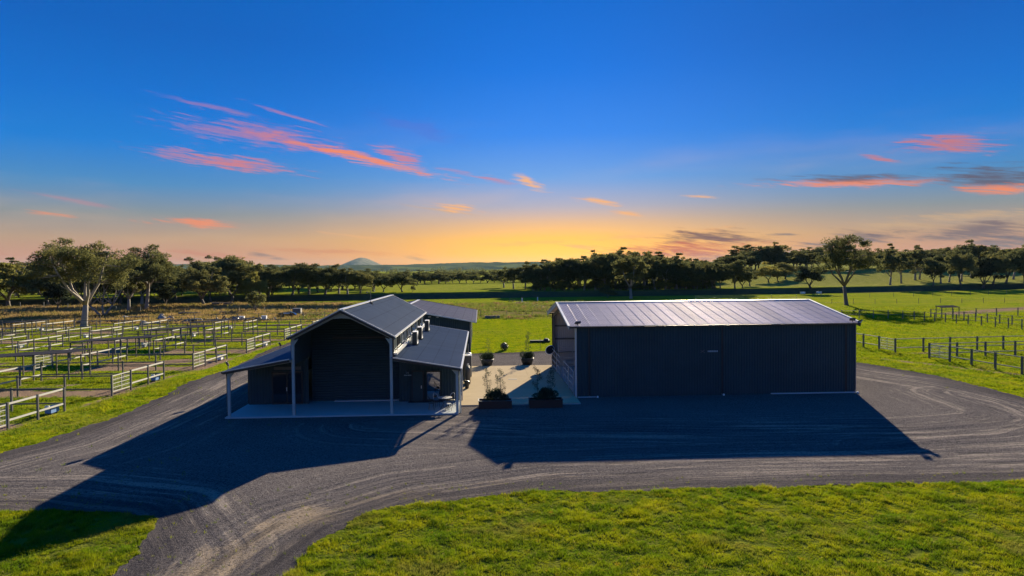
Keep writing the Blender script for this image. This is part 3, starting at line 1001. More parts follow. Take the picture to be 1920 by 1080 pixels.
# front wall of the tall centre: horizontal ribs clipped to the gable
mb = MB()
half = lambda z: (RX - HX[1]) if z < EZ - .06 else (RX - HX[1]) * max(0.0, (RZ - .06 - z) / (RZ - EZ))
mb.corr((RX, YW, 0), (0, 0, 1), (1, 0, 0), (0, -1, 0), 0.10, RZ - .1, lambda z: -half(z), lambda z: half(z), 0.17, 0.022)
H(mb, 'gable_wall', M['wall'])
# sliding door
mb = MB().corr((0, YW - .10, 0), (0, 0, 1), (1, 0, 0), (0, -1, 0), 0.16, 4.35, lambda z: -10.05, lambda z: -5.72, 0.17, 0.022)
sd_ = H(mb, 'sliding_door', M['wall'])
H(MB().box(-10.15, -5.65, YW - .20, YW - .07, 4.36, 4.5), 'door_track', M['dark'])
H(MB().box(-10.05, -5.68, YW - .42, YW - .02, 0.10, 0.16), 'door_sill', M['trim'])
# vertical side walls of the centre, above the lean-to roofs
for sx, xx in ((-1, HX[1]), (1, HX[2])):
    mb = MB().corr((xx + sx * .02, 0, 0), (0, 1, 0), (0, 0, 1), (sx, 0, 0), YF + .12, YB - .1, lambda y: 3.2, lambda y: EZ, 0.2, 0.025)
    H(mb, 'upper_side_wall', M['wall'])
    H(MB().box(xx + sx * .03 - .05, xx + sx * .03 + .05, YF - .02, YF + .11, LZ1, EZ), 'corner_flashing', M['trim'])
    # narrow front return beside the post
    H(MB().box(min(xx, xx + sx * .16), max(xx, xx + sx * .16), YF + .12, YF + .16, LZ1, EZ), 'corner_return', M['dark'])
# row of clerestory windows above the right lean-to roof
for k, yy in enumerate((46.8, 49.3, 52.6, 55.0, 58.2, 60.8, 63.4, 65.8)):
    f = H(MB().box(HX[2] + .04, HX[2] + .10, yy - .72, yy + .72, 3.95, 4.82), 'window', M['trim'] if k % 2 else M['dark'])
    MB().box(HX[2] + .101, HX[2] + .112, yy - .64, yy + .64, 4.03, 4.74).obj('pane', M['glass'] if k % 3 == 1 else M['dglass'], f)
H(MB().bar((HX[2] + .22, 43.3, 3.80), (HX[2] + .22, 67.4, 3.80), .26, .10), 'wall_flashing', M['trim'])
for yy in (50.2, 57.0, 64.6):
    H(MB().tube([(HX[2] + .16, yy, 3.75), (HX[2] + .16, yy, 4.95)], .045, 6), 'downpipe', M['trim'])
for yy, hh in ((51.9, .9), (54.1, 1.1), (61.4, .8)):
    H(MB().tube([(HX[2] + .42, yy, 3.6), (HX[2] + .42, yy, 3.6 + hh * .6), (HX[2] + .25, yy + .2, 3.6 + hh * .85)], .06, 6), 'pipe', M['trim'])

# lean-to walls
lz = lambda x: LZ0 + (LZ1 - LZ0) * (x - HX[0]) / (HX[1] - HX[0]) - .05
rz_ = lambda x: LZ0 + (LZ1 - LZ0) * (HX[3] - x) / (HX[3] - HX[2]) - .05
H(MB().corr((0, 46.85, 0), (1, 0, 0), (0, 0, 1), (0, -1, 0), -15.6, -11.62, lambda x: .1, lz, 0.2, 0.025), 'left_front_wall', M['wall'])
H(MB().corr((-15.6, 0, 0), (0, 1, 0), (0, 0, 1), (-1, 0, 0), 46.85, YB, lambda x: .0, lambda x: 2.87, 0.2, 0.025), 'left_side_wall', M['wall'])
H(MB().corr((0, 47.0, 0), (1, 0, 0), (0, 0, 1), (0, -1, 0), -5.6, -1.52, lambda x: .1, rz_, 0.2, 0.025), 'right_front_wall', M['wall'])
H(MB().corr((-1.52, 0, 0), (0, 1, 0), (0, 0, 1), (1, 0, 0), 47.0, 68.4, lambda x: .0, lambda x: 2.87, 0.2, 0.025), 'right_side_wall', M['wall'])
H(MB().box(-15.6, -1.52, 68.35, 68.42, 0, 2.85), 'rear_wall', M['wall'])
H(MB().corr((RX, YB - .1, 0), (0, 0, 1), (1, 0, 0), (0, 1, 0), 2.85, RZ - .1, lambda z: -half(z), lambda z: half(z), 0.17, 0.022), 'rear_gable', M['wall'])
# left front wall: glazed door and window
f = H(MB().box(-14.05, -12.0, 46.76, 46.83, .1, 2.3), 'door', M['dark'])
MB().box(-13.95, -13.1, 46.745, 46.758, .22, 2.2).obj('pane', M['dglass'], f)
MB().box(-12.98, -12.1, 46.745, 46.758, .22, 2.2).obj('pane', M['dglass'], f)
MB().box(-13.08, -13.03, 46.70, 46.742, 1.0, 1.25).obj('handle', M['trim'], f)
H(MB().box(-13.9, -12.1, 46.78, 46.83, 2.42, 2.62), 'fascia_board', M['galv2'])
# right front wall: solid door and tall mirror-like window
f = H(MB().box(-4.72, -3.92, 46.86, 46.96, .1, 2.2), 'door', M['dark'])
MB().box(-4.66, -3.98, 46.84, 46.858, .14, 2.14).obj('door_leaf', M['wall'], f)
MB().box(-4.1, -4.04, 46.80, 46.838, 1.0, 1.2).obj('handle', M['trim'], f)
f = H(MB().box(-3.74, -2.76, 46.88, 46.96, .16, 2.18), 'window', M['dark'])
MB().box(-3.68, -2.82, 46.865, 46.878, .24, 2.10).obj('pane', M['glass'], f)
H(MB().box(-4.95, -2.6, 46.5, 46.95, .10, .125), 'doormat', M['dark'])
# emblem and lettering strip on the right front wall
sg = empty('wall_sign', (-5.0, 46.95, 1.9), 'small pale emblem over a short lettering strip beside the veranda door', 'sign')
b = MB()
b.tube([(-.05, 0, .10), (-.05, 0, .24)], .010, 5).tube([(.03, 0, .10), (.03, 0, .24)], .010, 5).tube([(-.09, 0, .14), (-.01, 0, .17), (.08, 0, .14)], .012, 5)
b.obj('emblem', M['text'], sg)
for i, w_ in enumerate((.05, .04, .05, .03, .05, .05, .04, .05)):
    MB().box(-.24 + i * .062, -.24 + i * .062 + w_, -.02, .0, -.035, .03).obj('letter', M['text'], sg)

# portal frames, front
for i, (xx, top) in enumerate(((HX[0], 2.82), (HX[1], 4.86), (HX[2], 4.86), (HX[3], 2.82))):
    H(MB().box(xx - .08, xx + .08, YF - .08, YF + .08, 0.09, top), 'post', M['frame'])
    H(MB().box(xx - .16, xx + .16, YF - .16, YF + .16, 0.10, 0.115), 'base_plate', M['frame'])
d = .16
for a, b_ in (((HX[0] - .1, 2.82), (HX[1] - .1, 3.48)), ((HX[3] + .1, 2.82), (HX[2] + .1, 3.48)), ((HX[1] - .06, 4.86), (RX, 6.42)), ((HX[2] + .06, 4.86), (RX, 6.42))):
    H(MB().bar((a[0], YF, a[1]), (b_[0], YF, b_[1]), .15, .16, (0, 1, 0)), 'rafter', M['frame'])
for xx, z, sx in ((HX[0], 2.6, 1), (HX[3], 2.6, -1), (HX[1], 4.55, 1), (HX[2], 4.55, -1)):
    mb = MB()
    k = .26
    zz = z - .10
    rise = .17 if abs(z - 2.6) < .1 else .54
    vs = [(xx + sx * .08, YF - .05, zz), (xx + sx * (.08 + k), YF - .05, z + .16 + rise * k), (xx + sx * .08, YF - .05, z + .2)]
    vs += [(a[0], YF + .05, a[2]) for a in vs]
    mb.add(vs, [(0, 1, 2), (5, 4, 3), (0, 3, 4, 1), (1, 4, 5, 2), (2, 5, 3, 0)])
    H(mb, 'haunch', M['frame'])
mb = MB()
vs = [(RX - .5, YF - .05, 6.06), (RX, YF - .05, 6.10), (RX + .5, YF - .05, 6.06), (RX, YF - .05, 6.4)]
vs += [(a[0], YF + .05, a[2]) for a in vs]
mb.add(vs, [(0, 1, 3), (1, 2, 3), (7, 5, 4), (7, 6, 5), (0, 4, 5, 1), (1, 5, 6, 2), (2, 6, 7, 3), (3, 7, 4, 0)])
H(mb, 'apex_plate', M['frame'])


def roof_slope(parent, off, xa, za, xb, zb, ya, yb, mat, w=0.8, ribs=4, amp=.028, along='y', name='roof_sheet'):
    """sheets from the low edge (xa, za) to the high edge (xb, zb), laid side by side along y"""
    L = math.hypot(xb - xa, zb - za)
    t = Vector((xb - xa, 0, zb - za)).normalized()
    s = Vector((0, 1, 0))
    nn = Vector((-t.z, 0, t.x)) if t.x > 0 else Vector((t.z, 0, -t.x))
    nsh = int(round((yb - ya) / w))
    w = (yb - ya) / nsh
    mb_ = MB().corr((0, 0, 0), s, t, nn, 0, w, lambda q: 0, lambda q: L, w / ribs, amp)
    # lap: the last rib of each sheet stands a little higher
    mb_.add([tuple(nn * amp * .6 + s * (w - .09)), tuple(nn * amp * 1.15 + s * (w - .05)), tuple(nn * .002 + s * (w - .004)),
             tuple(t * L + nn * amp * .6 + s * (w - .09)), tuple(t * L + nn * amp * 1.15 + s * (w - .05)), tuple(t * L + nn * .002 + s * (w - .004))],
            [(0, 1, 4, 3), (1, 2, 5, 4)])
    me = mb_.mesh(name, mat)
    for i in range(nsh):
        place(name, me, parent, (xa + off[0], ya + i * w + off[1], za))


o_ = (8.6, -43.1)
YR = 42.75
roof_slope(hs, o_, HX[1] - .22, EZ - .02, RX, RZ, YR, YB, M['roof'])
roof_slope(hs, o_, HX[2] + .22, EZ - .02, RX, RZ, YR, YB, M['roof'])
roof_slope(hs, o_, HX[0] - .22, LZ0 - .04, HX[1] - .02, LZ1, YR, 68.6, M['roof'])
roof_slope(hs, o_, HX[3] + .22, LZ0 - .04, HX[2] + .02, LZ1, YR, 68.6, M['roof'])
# trims: ridge cap, barge cappings, gutters
H(MB().bar((RX, YR - .02, RZ + .035), (RX, YB + .02, RZ + .035), .34, .035), 'ridge_cap', M['trim'])
for yy in (YR - .03, YB + .03):
    for xx, z, xt, zt in ((HX[1] - .24, EZ - .04, RX, RZ), (HX[2] + .24, EZ - .04, RX, RZ)):
        H(MB().bar((xx, yy, z + .03), (xt, yy, zt + .03), .07, .05, (0, 1, 0)), 'barge_capping', M['trim'])
        H(MB().bar((xx, yy, z - .08), (xt, yy, zt - .08), .16, .04, (0, 1, 0)), 'barge_board', M['dark'])
for yy in (YR - .03, 68.64):
    for xx, z, xt, zt in ((HX[0] - .24, LZ0 - .05, HX[1] - .14, LZ1 - .01), (HX[3] + .24, LZ0 - .05, HX[2] + .14, LZ1 - .01)):
        H(MB().bar((xx, yy, z + .03), (xt, yy, zt + .03), .06, .045, (0, 1, 0)), 'barge_capping', M['trim'])
        H(MB().bar((xx, yy, z - .08), (xt, yy, zt - .08), .14, .04, (0, 1, 0)), 'barge_board', M['dark'])
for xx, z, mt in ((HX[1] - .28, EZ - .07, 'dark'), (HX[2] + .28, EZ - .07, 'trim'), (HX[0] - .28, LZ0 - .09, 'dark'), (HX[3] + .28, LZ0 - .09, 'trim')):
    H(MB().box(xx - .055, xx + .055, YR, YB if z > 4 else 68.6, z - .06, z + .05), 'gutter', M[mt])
for xx, yy in ((-15.72, 43.28), (-15.72, 47.2), (-1.33, 43.3), (-1.33, 47.2), (-1.36, 55), (-1.36, 67.8)):
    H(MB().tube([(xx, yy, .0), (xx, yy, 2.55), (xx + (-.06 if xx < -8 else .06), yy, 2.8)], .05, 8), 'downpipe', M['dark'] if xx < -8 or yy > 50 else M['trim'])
# whirling vent with a weather mast on the ridge
an = empty('weather_mast', (-8.35, 52.9, 6.55), 'thin weather mast with cross arm standing on the barn house ridge', 'antenna')
MB().lathe([(.16, -.1), (.16, .06), (.07, .09), (.07, .12)], 12).obj('base', M['dark'], an)
b = MB().tube([(0, 0, .1), (0, 0, .95)], .022, 6)
b.obj('pole', M['galv2'], an)
MB().tube([(-.28, 0, .82), (.28, .0, .9)], .016, 6).lathe([(.05, -.04), (.06, 0), (.0, .05)], 8, (-.28, 0, .84)).lathe([(.05, -.04), (.06, 0), (.0, .05)], 8, (.28, 0, .92)).obj('cross_arm', M['galv2'], an)

# air conditioners on the right lean-to roof
for i, (yy, lab) in enumerate(((51.2, 'air conditioner on the low roof nearest the front veranda'), (55.3, 'middle air conditioner of three on the right lean-to roof'), (62.6, 'air conditioner on the low roof farthest back, by the rear building'))):
    a_ = empty('air_conditioner', (-4.86, yy, 3.5), 'dark-sided ' + lab, 'air conditioner', 'air conditioners on the lean-to roof')
    MB().box(-.17, .17, -.46, .46, .10, .98).obj('casing', M['white'] if i == 9 else M['grey'], a_)
    MB().box(-.18, .18, -.475, -.462, .09, .99).obj('front_panel', M['dark'], a_)
    MB().box(-.175, .19, -.47, .47, .985, 1.01).obj('top_cover', M['white'], a_)
    MB().box(.172, .186, -.47, .47, .10, .99).obj('fan_panel', M['white'], a_)
    ring = MB()
    for k in range(16):
        t0_, t1_ = 2 * math.pi * k / 16, 2 * math.pi * (k + 1) / 16
        for rr_ in (.33, .22, .11):
            ring.bar((.192, rr_ * math.cos(t0_), .55 + rr_ * math.sin(t0_)), (.192, rr_ * math.cos(t1_), .55 + rr_ * math.sin(t1_)), .012, .012)
    ring.obj('fan_grille', M['dark'], a_)
    for yy_ in (-.33, .33):
        MB().box(-.22, .22, yy_ - .03, yy_ + .03, -.12, .098).obj('foot', M['dark'], a_)


def floodlight(x, y, z, tilt, rz, lab, pole=.35, grp='floodlights on the roof edges'):
    t = empty('floodlight', (x, y, z), lab, 'floodlight', grp, rz)
    MB().tube([(0, 0, 0), (0, 0, pole)], .03, 6).obj('bracket', M['galv2'], t)
    h = MB().box(-.19, .19, -.045, .045, -.14, .14).mesh('lamp_housing', M['dark'])
    o = place('lamp_housing', h, t, (0, -.05, pole + .1), rot=(R(tilt), 0, 0))
    MB().box(-.165, .165, -.058, -.047, -.115, .115).obj('lens', M['dglass'], o)
    b__ = MB()
    for k in range(6):
        b__.box(-.16 + k * .06, -.15 + k * .06, .047, .075, -.12, .12)
    b__.obj('cooling_fins', M['dark'], o)
    return t


floodlight(-15.9, 44.0, 2.86, 30, R(-70), 'rust-brown floodlight at the front left corner of the veranda roof', .3)
floodlight(-15.9, 55.4, 2.86, 30, R(-70), 'floodlight halfway back along the left lean-to eave', .3)

# ------------------------------------------------------------------ rear building
rb = empty('rear_shed', (-8.6, 74.3, 0), 'dark shed with low-pitched pale grey roof directly behind the barn house', 'shed')
def RB(mb, name, mat): return mb.obj(name, mat, rb, (8.6, -74.3, 0))
rzf = lambda x: 3.45 + (4.9 - 3.45) * (1 - abs(x + 8.6) / 7.95)
RB(MB().corr((0, 74.35, 0), (1, 0, 0), (0, 0, 1), (0, -1, 0), -16.0, -1.2, lambda x: 0, lambda x: rzf(x) - .03, .2, .025), 'front_wall', M['wall'])
RB(MB().corr((0, 95.9, 0), (1, 0, 0), (0, 0, 1), (0, 1, 0), -16.0, -1.2, lambda x: 0, lambda x: rzf(x) - .03, .2, .025), 'back_wall', M['wall'])
for xx, sx in ((-16.0, -1), (-1.2, 1)):
    RB(MB().corr((xx, 0, 0), (0, 1, 0), (0, 0, 1), (sx, 0, 0), 74.35, 95.9, lambda x: 0, lambda x: 3.52, .2, .025), 'side_wall', M['wall'])
roof_slope(rb, (8.6, -74.3), -.55, 3.42, -8.6, 4.9, 73.6, 96.6, M['roof_rear'])
roof_slope(rb, (8.6, -74.3), -16.65, 3.42, -8.6, 4.9, 73.6, 96.6, M['roof_rear'])
RB(MB().bar((-8.6, 73.55, 4.94), (-8.6, 96.65, 4.94), .34, .04), 'ridge_cap', M['trim'])
for yy in (73.56, 96.64):
    for xx in (-.53, -16.67):
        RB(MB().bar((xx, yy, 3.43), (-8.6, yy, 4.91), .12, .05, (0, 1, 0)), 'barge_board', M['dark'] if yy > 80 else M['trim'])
RB(MB().box(-.55, -.44, 73.6, 96.6, 3.30, 3.41), 'gutter', M['dark'])
RB(MB().box(-1.24, -1.10, 74.22, 74.36, 0, 3.4), 'corner_flashing', M['galv2'])
for k in range(4):
    RB(MB().lathe([(.0, -.05), (.13, -.04), (.16, .03), (.0, .05)], 10, (-7.2 + k * .85, 74.2, 4.15 - k * .06)), 'wall_light', M['white'])

# ------------------------------------------------------------------ big machinery shed on the right
SX0, SX1, SY0, SY1, SE, SR = 6.62, 26.64, 47.85, 63.3, 5.0, 6.3
sy = (SY0 + SY1) / 2
sh = empty('machinery_shed', (SX0, SY0, 0), 'long charcoal steel shed with pale ribbed gable roof and open left end', 'shed')
def SH(mb, name, mat): return mb.obj(name, mat, sh, (-SX0, -SY0, 0))
bays = (SX0 + .02, 7.55, 17.0, 25.95, SX1)
for a, b_ in zip(bays[:-1], bays[1:]):
    SH(MB().corr((0, SY0, 0), (1, 0, 0), (0, 0, 1), (0, -1, 0), a + .02, b_ - .02, lambda x: 0, lambda x: SE - .03, .19, .028), 'front_wall', M['wall'])
for xx in bays[1:-1]:
    SH(MB().box(xx - .04, xx + .04, SY0 - .07, SY0 - .0, .12, SE - .06), 'joint_cover', M['dark'])
SH(MB().corr((0, SY1, 0), (1, 0, 0), (0, 0, 1), (0, 1, 0), SX0, SX1, lambda x: 0, lambda x: SE - .03, .19, .028), 'back_wall', M['wall'])
SH(MB().corr((0, SY1 - .06, 0), (1, 0, 0), (0, 0, 1), (0, -1, 0), SX0 + .1, SX1 - .1, lambda x: 0.02, lambda x: SE - .05, .19, .02), 'back_wall_lining', M['wall_in'])
shf = lambda y: SE + (SR - SE) * (1 - abs(y - sy) / (sy - SY0)) - .04
SH(MB().corr((SX1, 0, 0), (0, 1, 0), (0, 0, 1), (1, 0, 0), SY0, SY1, lambda x: 0, shf, .19, .028), 'end_wall', M['wall'])
SH(MB().corr((SX1 - .06, 0, 0), (0, 1, 0), (0, 0, 1), (-1, 0, 0), SY0 + .05, SY1 - .05, lambda x: 0.02, lambda y: shf(y) - .05, .19, .02), 'end_wall_lining', M['wall_in'])
SH(MB().box(SX0 + .05, SX1 - .05, SY0 + .03, SY1 - .08, -.05, .06), 'floor_slab', M['slab'])
# portal frames inside
for xx in (SX0 + .12, 11.6, 16.6, 21.6, SX1 - .25):
    for yy in (SY0 + .16, SY1 - .2):
        SH(MB().box(xx - .08, xx + .08, yy - .12, yy + .12, .05, SE - .15), 'column', M['galv2'])
    for ya_ in (SY0 + .16, SY1 - .2):
        SH(MB().bar((xx, ya_, SE - .2), (xx, sy, SR - .2), .14, .24), 'rafter', M['galv2'])
for z in (1.35, 2.6, 3.8):
    SH(MB().box(SX0 + .1, SX1 - .1, SY1 - .19, SY1 - .09, z - .07, z + .07), 'girt', M['galv2'])
    SH(MB().box(SX1 - .19, SX1 - .09, SY0 + .1, SY1 - .22, z - .07, z + .07), 'girt', M['galv2'])
# roof sheets
L = math.hypot(sy - SY0 + .12, SR - SE)
for sgn in (1, -1):
    ya_ = SY0 - .12 if sgn > 0 else SY1 + .12
    t = Vector((0, sgn * (sy - SY0 + .12), SR - SE + .0)).normalized()
    nn = Vector((0, -sgn * t.z, abs(t.y)))
    w = .77
    x_a, x_b = SX0 - .45, SX1 + .30
    nsh = int(round((x_b - x_a) / w))
    w = (x_b - x_a) / nsh
    mb = MB().corr((0, 0, 0), (1, 0, 0), t, nn, 0, w, lambda q: 0, lambda q: L, w / 7, .028)
    s = Vector((1, 0, 0))
    mb.add([tuple(nn * .02 + s * (w - .09)), tuple(nn * .036 + s * (w - .05)), tuple(nn * .002 + s * (w - .004)),
            tuple(t * L + nn * .02 + s * (w - .09)), tuple(t * L + nn * .036 + s * (w - .05)), tuple(t * L + nn * .002 + s * (w - .004))], [(0, 1, 4, 3), (1, 2, 5, 4)])
    me = mb.mesh('roof_sheet', M['roof_shed'])
    for i in range(nsh):
        place('roof_sheet', me, sh, (x_a + i * w - SX0, ya_ - SY0, SE))
SH(MB().bar((x_a, sy, SR + .035), (x_b, sy, SR + .035), .36, .04), 'ridge_cap', M['trim'])
for xx in (x_a - .03, x_b + .03):
    for ya_ in (SY0 - .14, SY1 + .14):
        SH(MB().bar((xx, ya_, SE + .04), (xx, sy, SR + .05), .16, .05), 'barge_capping', M['trim'])
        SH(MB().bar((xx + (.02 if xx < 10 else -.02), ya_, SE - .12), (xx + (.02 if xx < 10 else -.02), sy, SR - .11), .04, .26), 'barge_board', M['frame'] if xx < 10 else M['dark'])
for yy, n_ in ((SY0 - .16, 'f'), (SY1 + .16, 'b')):
    SH(MB().box(x_a, x_b, yy - .06, yy + .06, SE - .12, SE - .01), 'gutter', M['dark'])
# corner jambs of the open end
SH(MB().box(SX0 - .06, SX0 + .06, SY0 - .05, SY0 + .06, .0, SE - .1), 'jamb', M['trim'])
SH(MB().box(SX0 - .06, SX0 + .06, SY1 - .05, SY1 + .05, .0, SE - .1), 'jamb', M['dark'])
SH(MB().box(SX1 - .03, SX1 + .05, SY0 - .06, SY0 + .05, .0, SE - .12), 'corner_flashing', M['galv2'])
SH(MB().box(20.5, SX1 + .05, SY0 - .12, SY0 - .035, .0, .09), 'footing', M['slab'])
SH(MB().box(SX0 + .1, 8.0, SY0 - .12, SY0 - .035, .0, .07), 'footing', M['slab'])
for xx in (8.1, 17.05, 26.72):
    SH(MB().lathe([(.07, 0), (.07, .09), (.04, .13)], 10, (xx, SY0 - .22, 0)), 'pipe_outlet', M['white'])
# lettering
sg = empty('shed_sign', (15.62, SY0 - .06, 3.12), 'small faded crossed emblem and short pale lettering on the long shed wall', 'sign')
b = MB().bar((-.17, 0, -.09), (.13, 0, .10), .02, .035).bar((-.17, -.022, .09), (.13, -.022, -.10), .02, .035)
b.obj('emblem', M['galv2'], sg)
for i, w_ in enumerate((.06, .09, .07, .08, .08, .07, .09)):
    MB().box(.34 + i * .105, .34 + i * .105 + w_, -.02, .0, -.055, .06).obj('letter', M['text'], sg)
floodlight(SX0 + .15, SY0 + .15, SE + .06, 60, R(20), 'floodlight on the front left corner of the long shed roof', .08)
floodlight(SX1 - .15, SY0 + .1, SE + .06, 60, R(-20), 'left one of two floodlights at the right end of the shed roof', .08)
floodlight(SX1 + .36, SY0 + .1, SE - .08, 60, R(50), 'floodlight overhanging the right gable corner of the long shed', .08)

# yard panels closing the open end
def panel(name, a, b_, h, label, rails=5, grp=None, mid=2):
    a, b_ = Vector(a), Vector(b_)
    t = empty(name, a, label, 'gate', grp)
    d_ = b_ - a
    for e in (Vector((0, 0, 0)), d_):
        MB().tube([e, e + Vector((0, 0, h))], .04, 6).obj('upright', M['galv'], t)
    for i in range(rails):
        z = .25 + (h - .3) * i / (rails - 1)
        MB().tube([Vector((0, 0, z)), d_ + Vector((0, 0, z))], .028, 6).obj('rail', M['galv'], t)
    for i in range(1, mid):
        e = d_ * i / mid
        MB().tube([e + Vector((0, 0, .25)), e + Vector((0, 0, h - .05))], .022, 6).obj('brace', M['galv'], t)
    return t


g_ = 'steel cattle panels across the open shed end'
panel('cattle_panel', (6.50, 48.2, .06), (6.50, 50.8, .06), 1.75, 'pale steel cattle panel beside the front corner of the open shed end', 4, g_)
panel('cattle_panel', (6.50, 51.0, .06), (6.50, 53.9, .06), 1.75, 'second cattle panel from the front corner in the open shed end', 4, g_)
panel('cattle_panel', (6.50, 56.2, .06), (6.50, 58.7, .06), 1.75, 'cattle panel just past the gap in the open shed end', 4, g_)
panel('cattle_panel', (6.50, 58.9, .06), (6.50, 62.9, .06), 1.75, 'farthest cattle panel by the dish at the open shed end', 4, g_)
panel('cattle_panel', (6.7, 54.1, .06), (8.6, 55.6, .06), 1.75, 'cattle panel swung open into the dark of the shed', 5, g_)
panel('cattle_panel', (6.9, 60.9, .06), (9.2, 59.8, .06), 2.1, 'tall cattle panel standing inside near the far shed corner', 5, g_)

# dish on the rear-left jamb
t = empty('satellite_dish', (6.3, 62.3, 1.55), 'round dark dish with pale rim on the far left corner of the shed', 'dish')
pr = [(.0, -.12), (.18, -.10), (.32, -.04), (.42, .06), (.40, .07), (.30, .0), (.16, -.06), (.0, -.08)]
me = MB().lathe(pr, 20).mesh('bowl', M['matt_dark'], True)
place('bowl', me, t, (0, 0, .1), rot=(R(62), 0, R(-30)))
me = MB().lathe([(.43, .04), (.46, .08), (.41, .09)], 20, caps=False).mesh('rim', M['white'], True)
place('rim', me, t, (0, 0, .1), rot=(R(62), 0, R(-30)))
MB().tube([(0, 0, -.1), (.2, .2, -.2)], .03, 6).obj('bracket', M['galv2'], t)

# cylinders and cupboard on the right side of the barn house
t = empty('gas_cylinder', (-1.05, 53.9, .085), 'tall grey gas cylinder with domed top against the barn house wall', 'gas cylinder')
MB().lathe([(.19, 0), (.19, 1.15), (.17, 1.27), (.08, 1.35), (.05, 1.36)], 16).obj('bottle', M['galv2'], t, smooth=True)
MB().lathe([(.03, 1.35), (.03, 1.45), (.09, 1.46), (.09, 1.49), (.0, 1.5)], 12).obj('valve', M['trim'], t)
t = empty('gas_cylinder', (-1.05, 54.6, .085), 'gas cylinder standing just behind the one nearest the veranda', 'gas cylinder')
MB().lathe([(.19, 0), (.19, 1.15), (.17, 1.27), (.08, 1.35), (.05, 1.36)], 16).obj('bottle', M['galv2'], t, smooth=True)
MB().lathe([(.03, 1.35), (.03, 1.45), (.09, 1.46), (.09, 1.49), (.0, 1.5)], 12).obj('valve', M['trim'], t)
t = empty('service_cupboard', (-1.12, 57.9, .085), 'tall grey service cupboard on the barn house side wall', 'cupboard')
MB().box(-.3, .3, -.5, .5, 0, 1.75).obj('cabinet', M['galv2'], t)
MB().box(-.33, .34, -.54, .54, 1.752, 1.80).obj('lid', M['trim'], t)
MB().box(.302, .32, -.46, .46, .08, 1.68).obj('door', M['grey'], t)
t = empty('water_heater', (-1.13, 61.3, .085), 'white upright water heater at the back of the barn house side wall', 'water heater')
MB().lathe([(.27, 0), (.27, 1.45), (.22, 1.55), (.0, 1.6)], 16).obj('tank', M['white'], t, smooth=True)
MB().tube([(.0, -.2, 1.5), (0, -.3, 1.9), (0, -.3, 2.4)], .03, 6).obj('pipe', M['trim'], t)
t = empty('bin', (-1.1, 51.9, .085), 'small black bin by the barn house side wall', 'bin')
MB().lathe([(.14, 0), (.19, .5)], 12).obj('tub', M['dark'], t)
MB().lathe([(.2, .5), (.2, .54), (.1, .6)], 12).obj('lid', M['dark'], t)

# patio furniture
t = empty('patio_table', (-2.35, 44.35, .10), 'round silver patio table by the veranda corner post', 'table')
MB().lathe([(.44, .70), (.45, .72), (.44, .735)], 24).obj('tabletop', M['trim'], t, smooth=False)
for k in range(4):
    a = k * math.pi / 2 + .5
    MB().tube([(.33 * math.cos(a), .33 * math.sin(a), 0), (.12 * math.cos(a), .12 * math.sin(a), .35), (.30 * math.cos(a), .30 * math.sin(a), .70)], .018, 6).obj('leg', M['dark'], t)


def chair(x, y, rz, lab):
    t = empty('patio_chair', (x, y, .10), lab, 'chair', 'patio chairs on the veranda', rz)
    MB().lathe([(.20, .43), (.215, .445), (.20, .46)], 16).obj('seat', M['dark'], t)
    for k in range(4):
        a = k * math.pi / 2 + math.pi / 4
        MB().tube([(.24 * math.cos(a), .24 * math.sin(a), 0), (.17 * math.cos(a), .17 * math.sin(a), .43)], .014, 6).obj('leg', M['dark'], t)
    pts = [(.19 * math.cos(a), .19 * math.sin(a) + .02, .45 + .43 * math.sin((a - math.pi * .05) / (math.pi * .9) * math.pi) ** .5) for a in np.linspace(math.pi * .06, math.pi * .94, 11)]
    bk = MB().tube(pts, .014, 6)
    bk.obj('back_frame', M['trim'] if x > -3 else M['dark'], t)
    MB().bar((-.13, .19, .66), (.13, .19, .66), .012, .12).obj('backrest', M['dark'], t)
    return t


chair(-2.95, 44.95, R(35), 'black patio chair left of the silver table, back to the wall')
chair(-3.2, 44.0, R(95), 'black patio chair on the far left of the silver table')
chair(-1.95, 44.95, R(-30), 'patio chair with bright back behind the silver table')
t = empty('stool', (-2.1, 43.65, .10), 'low round stool in front of the silver table by the post', 'stool')
MB().lathe([(.17, .42), (.18, .44), (.17, .46)], 16).obj('seat', M['trim'], t)
for k in range(4):
    a = k * math.pi / 2 + .2
    MB().tube([(.2 * math.cos(a), .2 * math.sin(a), 0), (.12 * math.cos(a), .12 * math.sin(a), .42)], .013, 6).obj('leg', M['dark'], t)


# ------------------------------------------------------------------ planters
def leaf_cloud(mb_v, mb_f, c, rad, n, size, flat=1.0, rng=RNG, shell=.55):
    a = rng.normal(size=(n, 3))
    a /= np.linalg.norm(a, axis=1)[:, None]
    r_ = (shell + (1 - shell) * rng.random(n)) ** .8
    p = a * r_[:, None] * np.array([rad, rad, rad * flat]) + np.array(c)
    q = rng.normal(size=(n, 3))
    q /= np.linalg.norm(q, axis=1)[:, None]
    w_ = np.cross(q, rng.normal(size=(n, 3)))
    w_ /= np.linalg.norm(w_, axis=1)[:, None] + 1e-9
    s = size * rng.uniform(.6, 1.3, n)[:, None]
    V = np.stack([p - q * s, p + w_ * s * .5, p + q * s, p - w_ * s * .5], 1)
    b = sum(len(x) for x in mb_v)
    mb_v.append(V.reshape(-1, 3))
    mb_f.append(np.arange(n * 4).reshape(-1, 4) + b)


def cloud_obj(name, vs, fs, mat, parent):
    return place(name, fast_mesh(name, np.concatenate(vs), np.concatenate(fs), mat), parent)


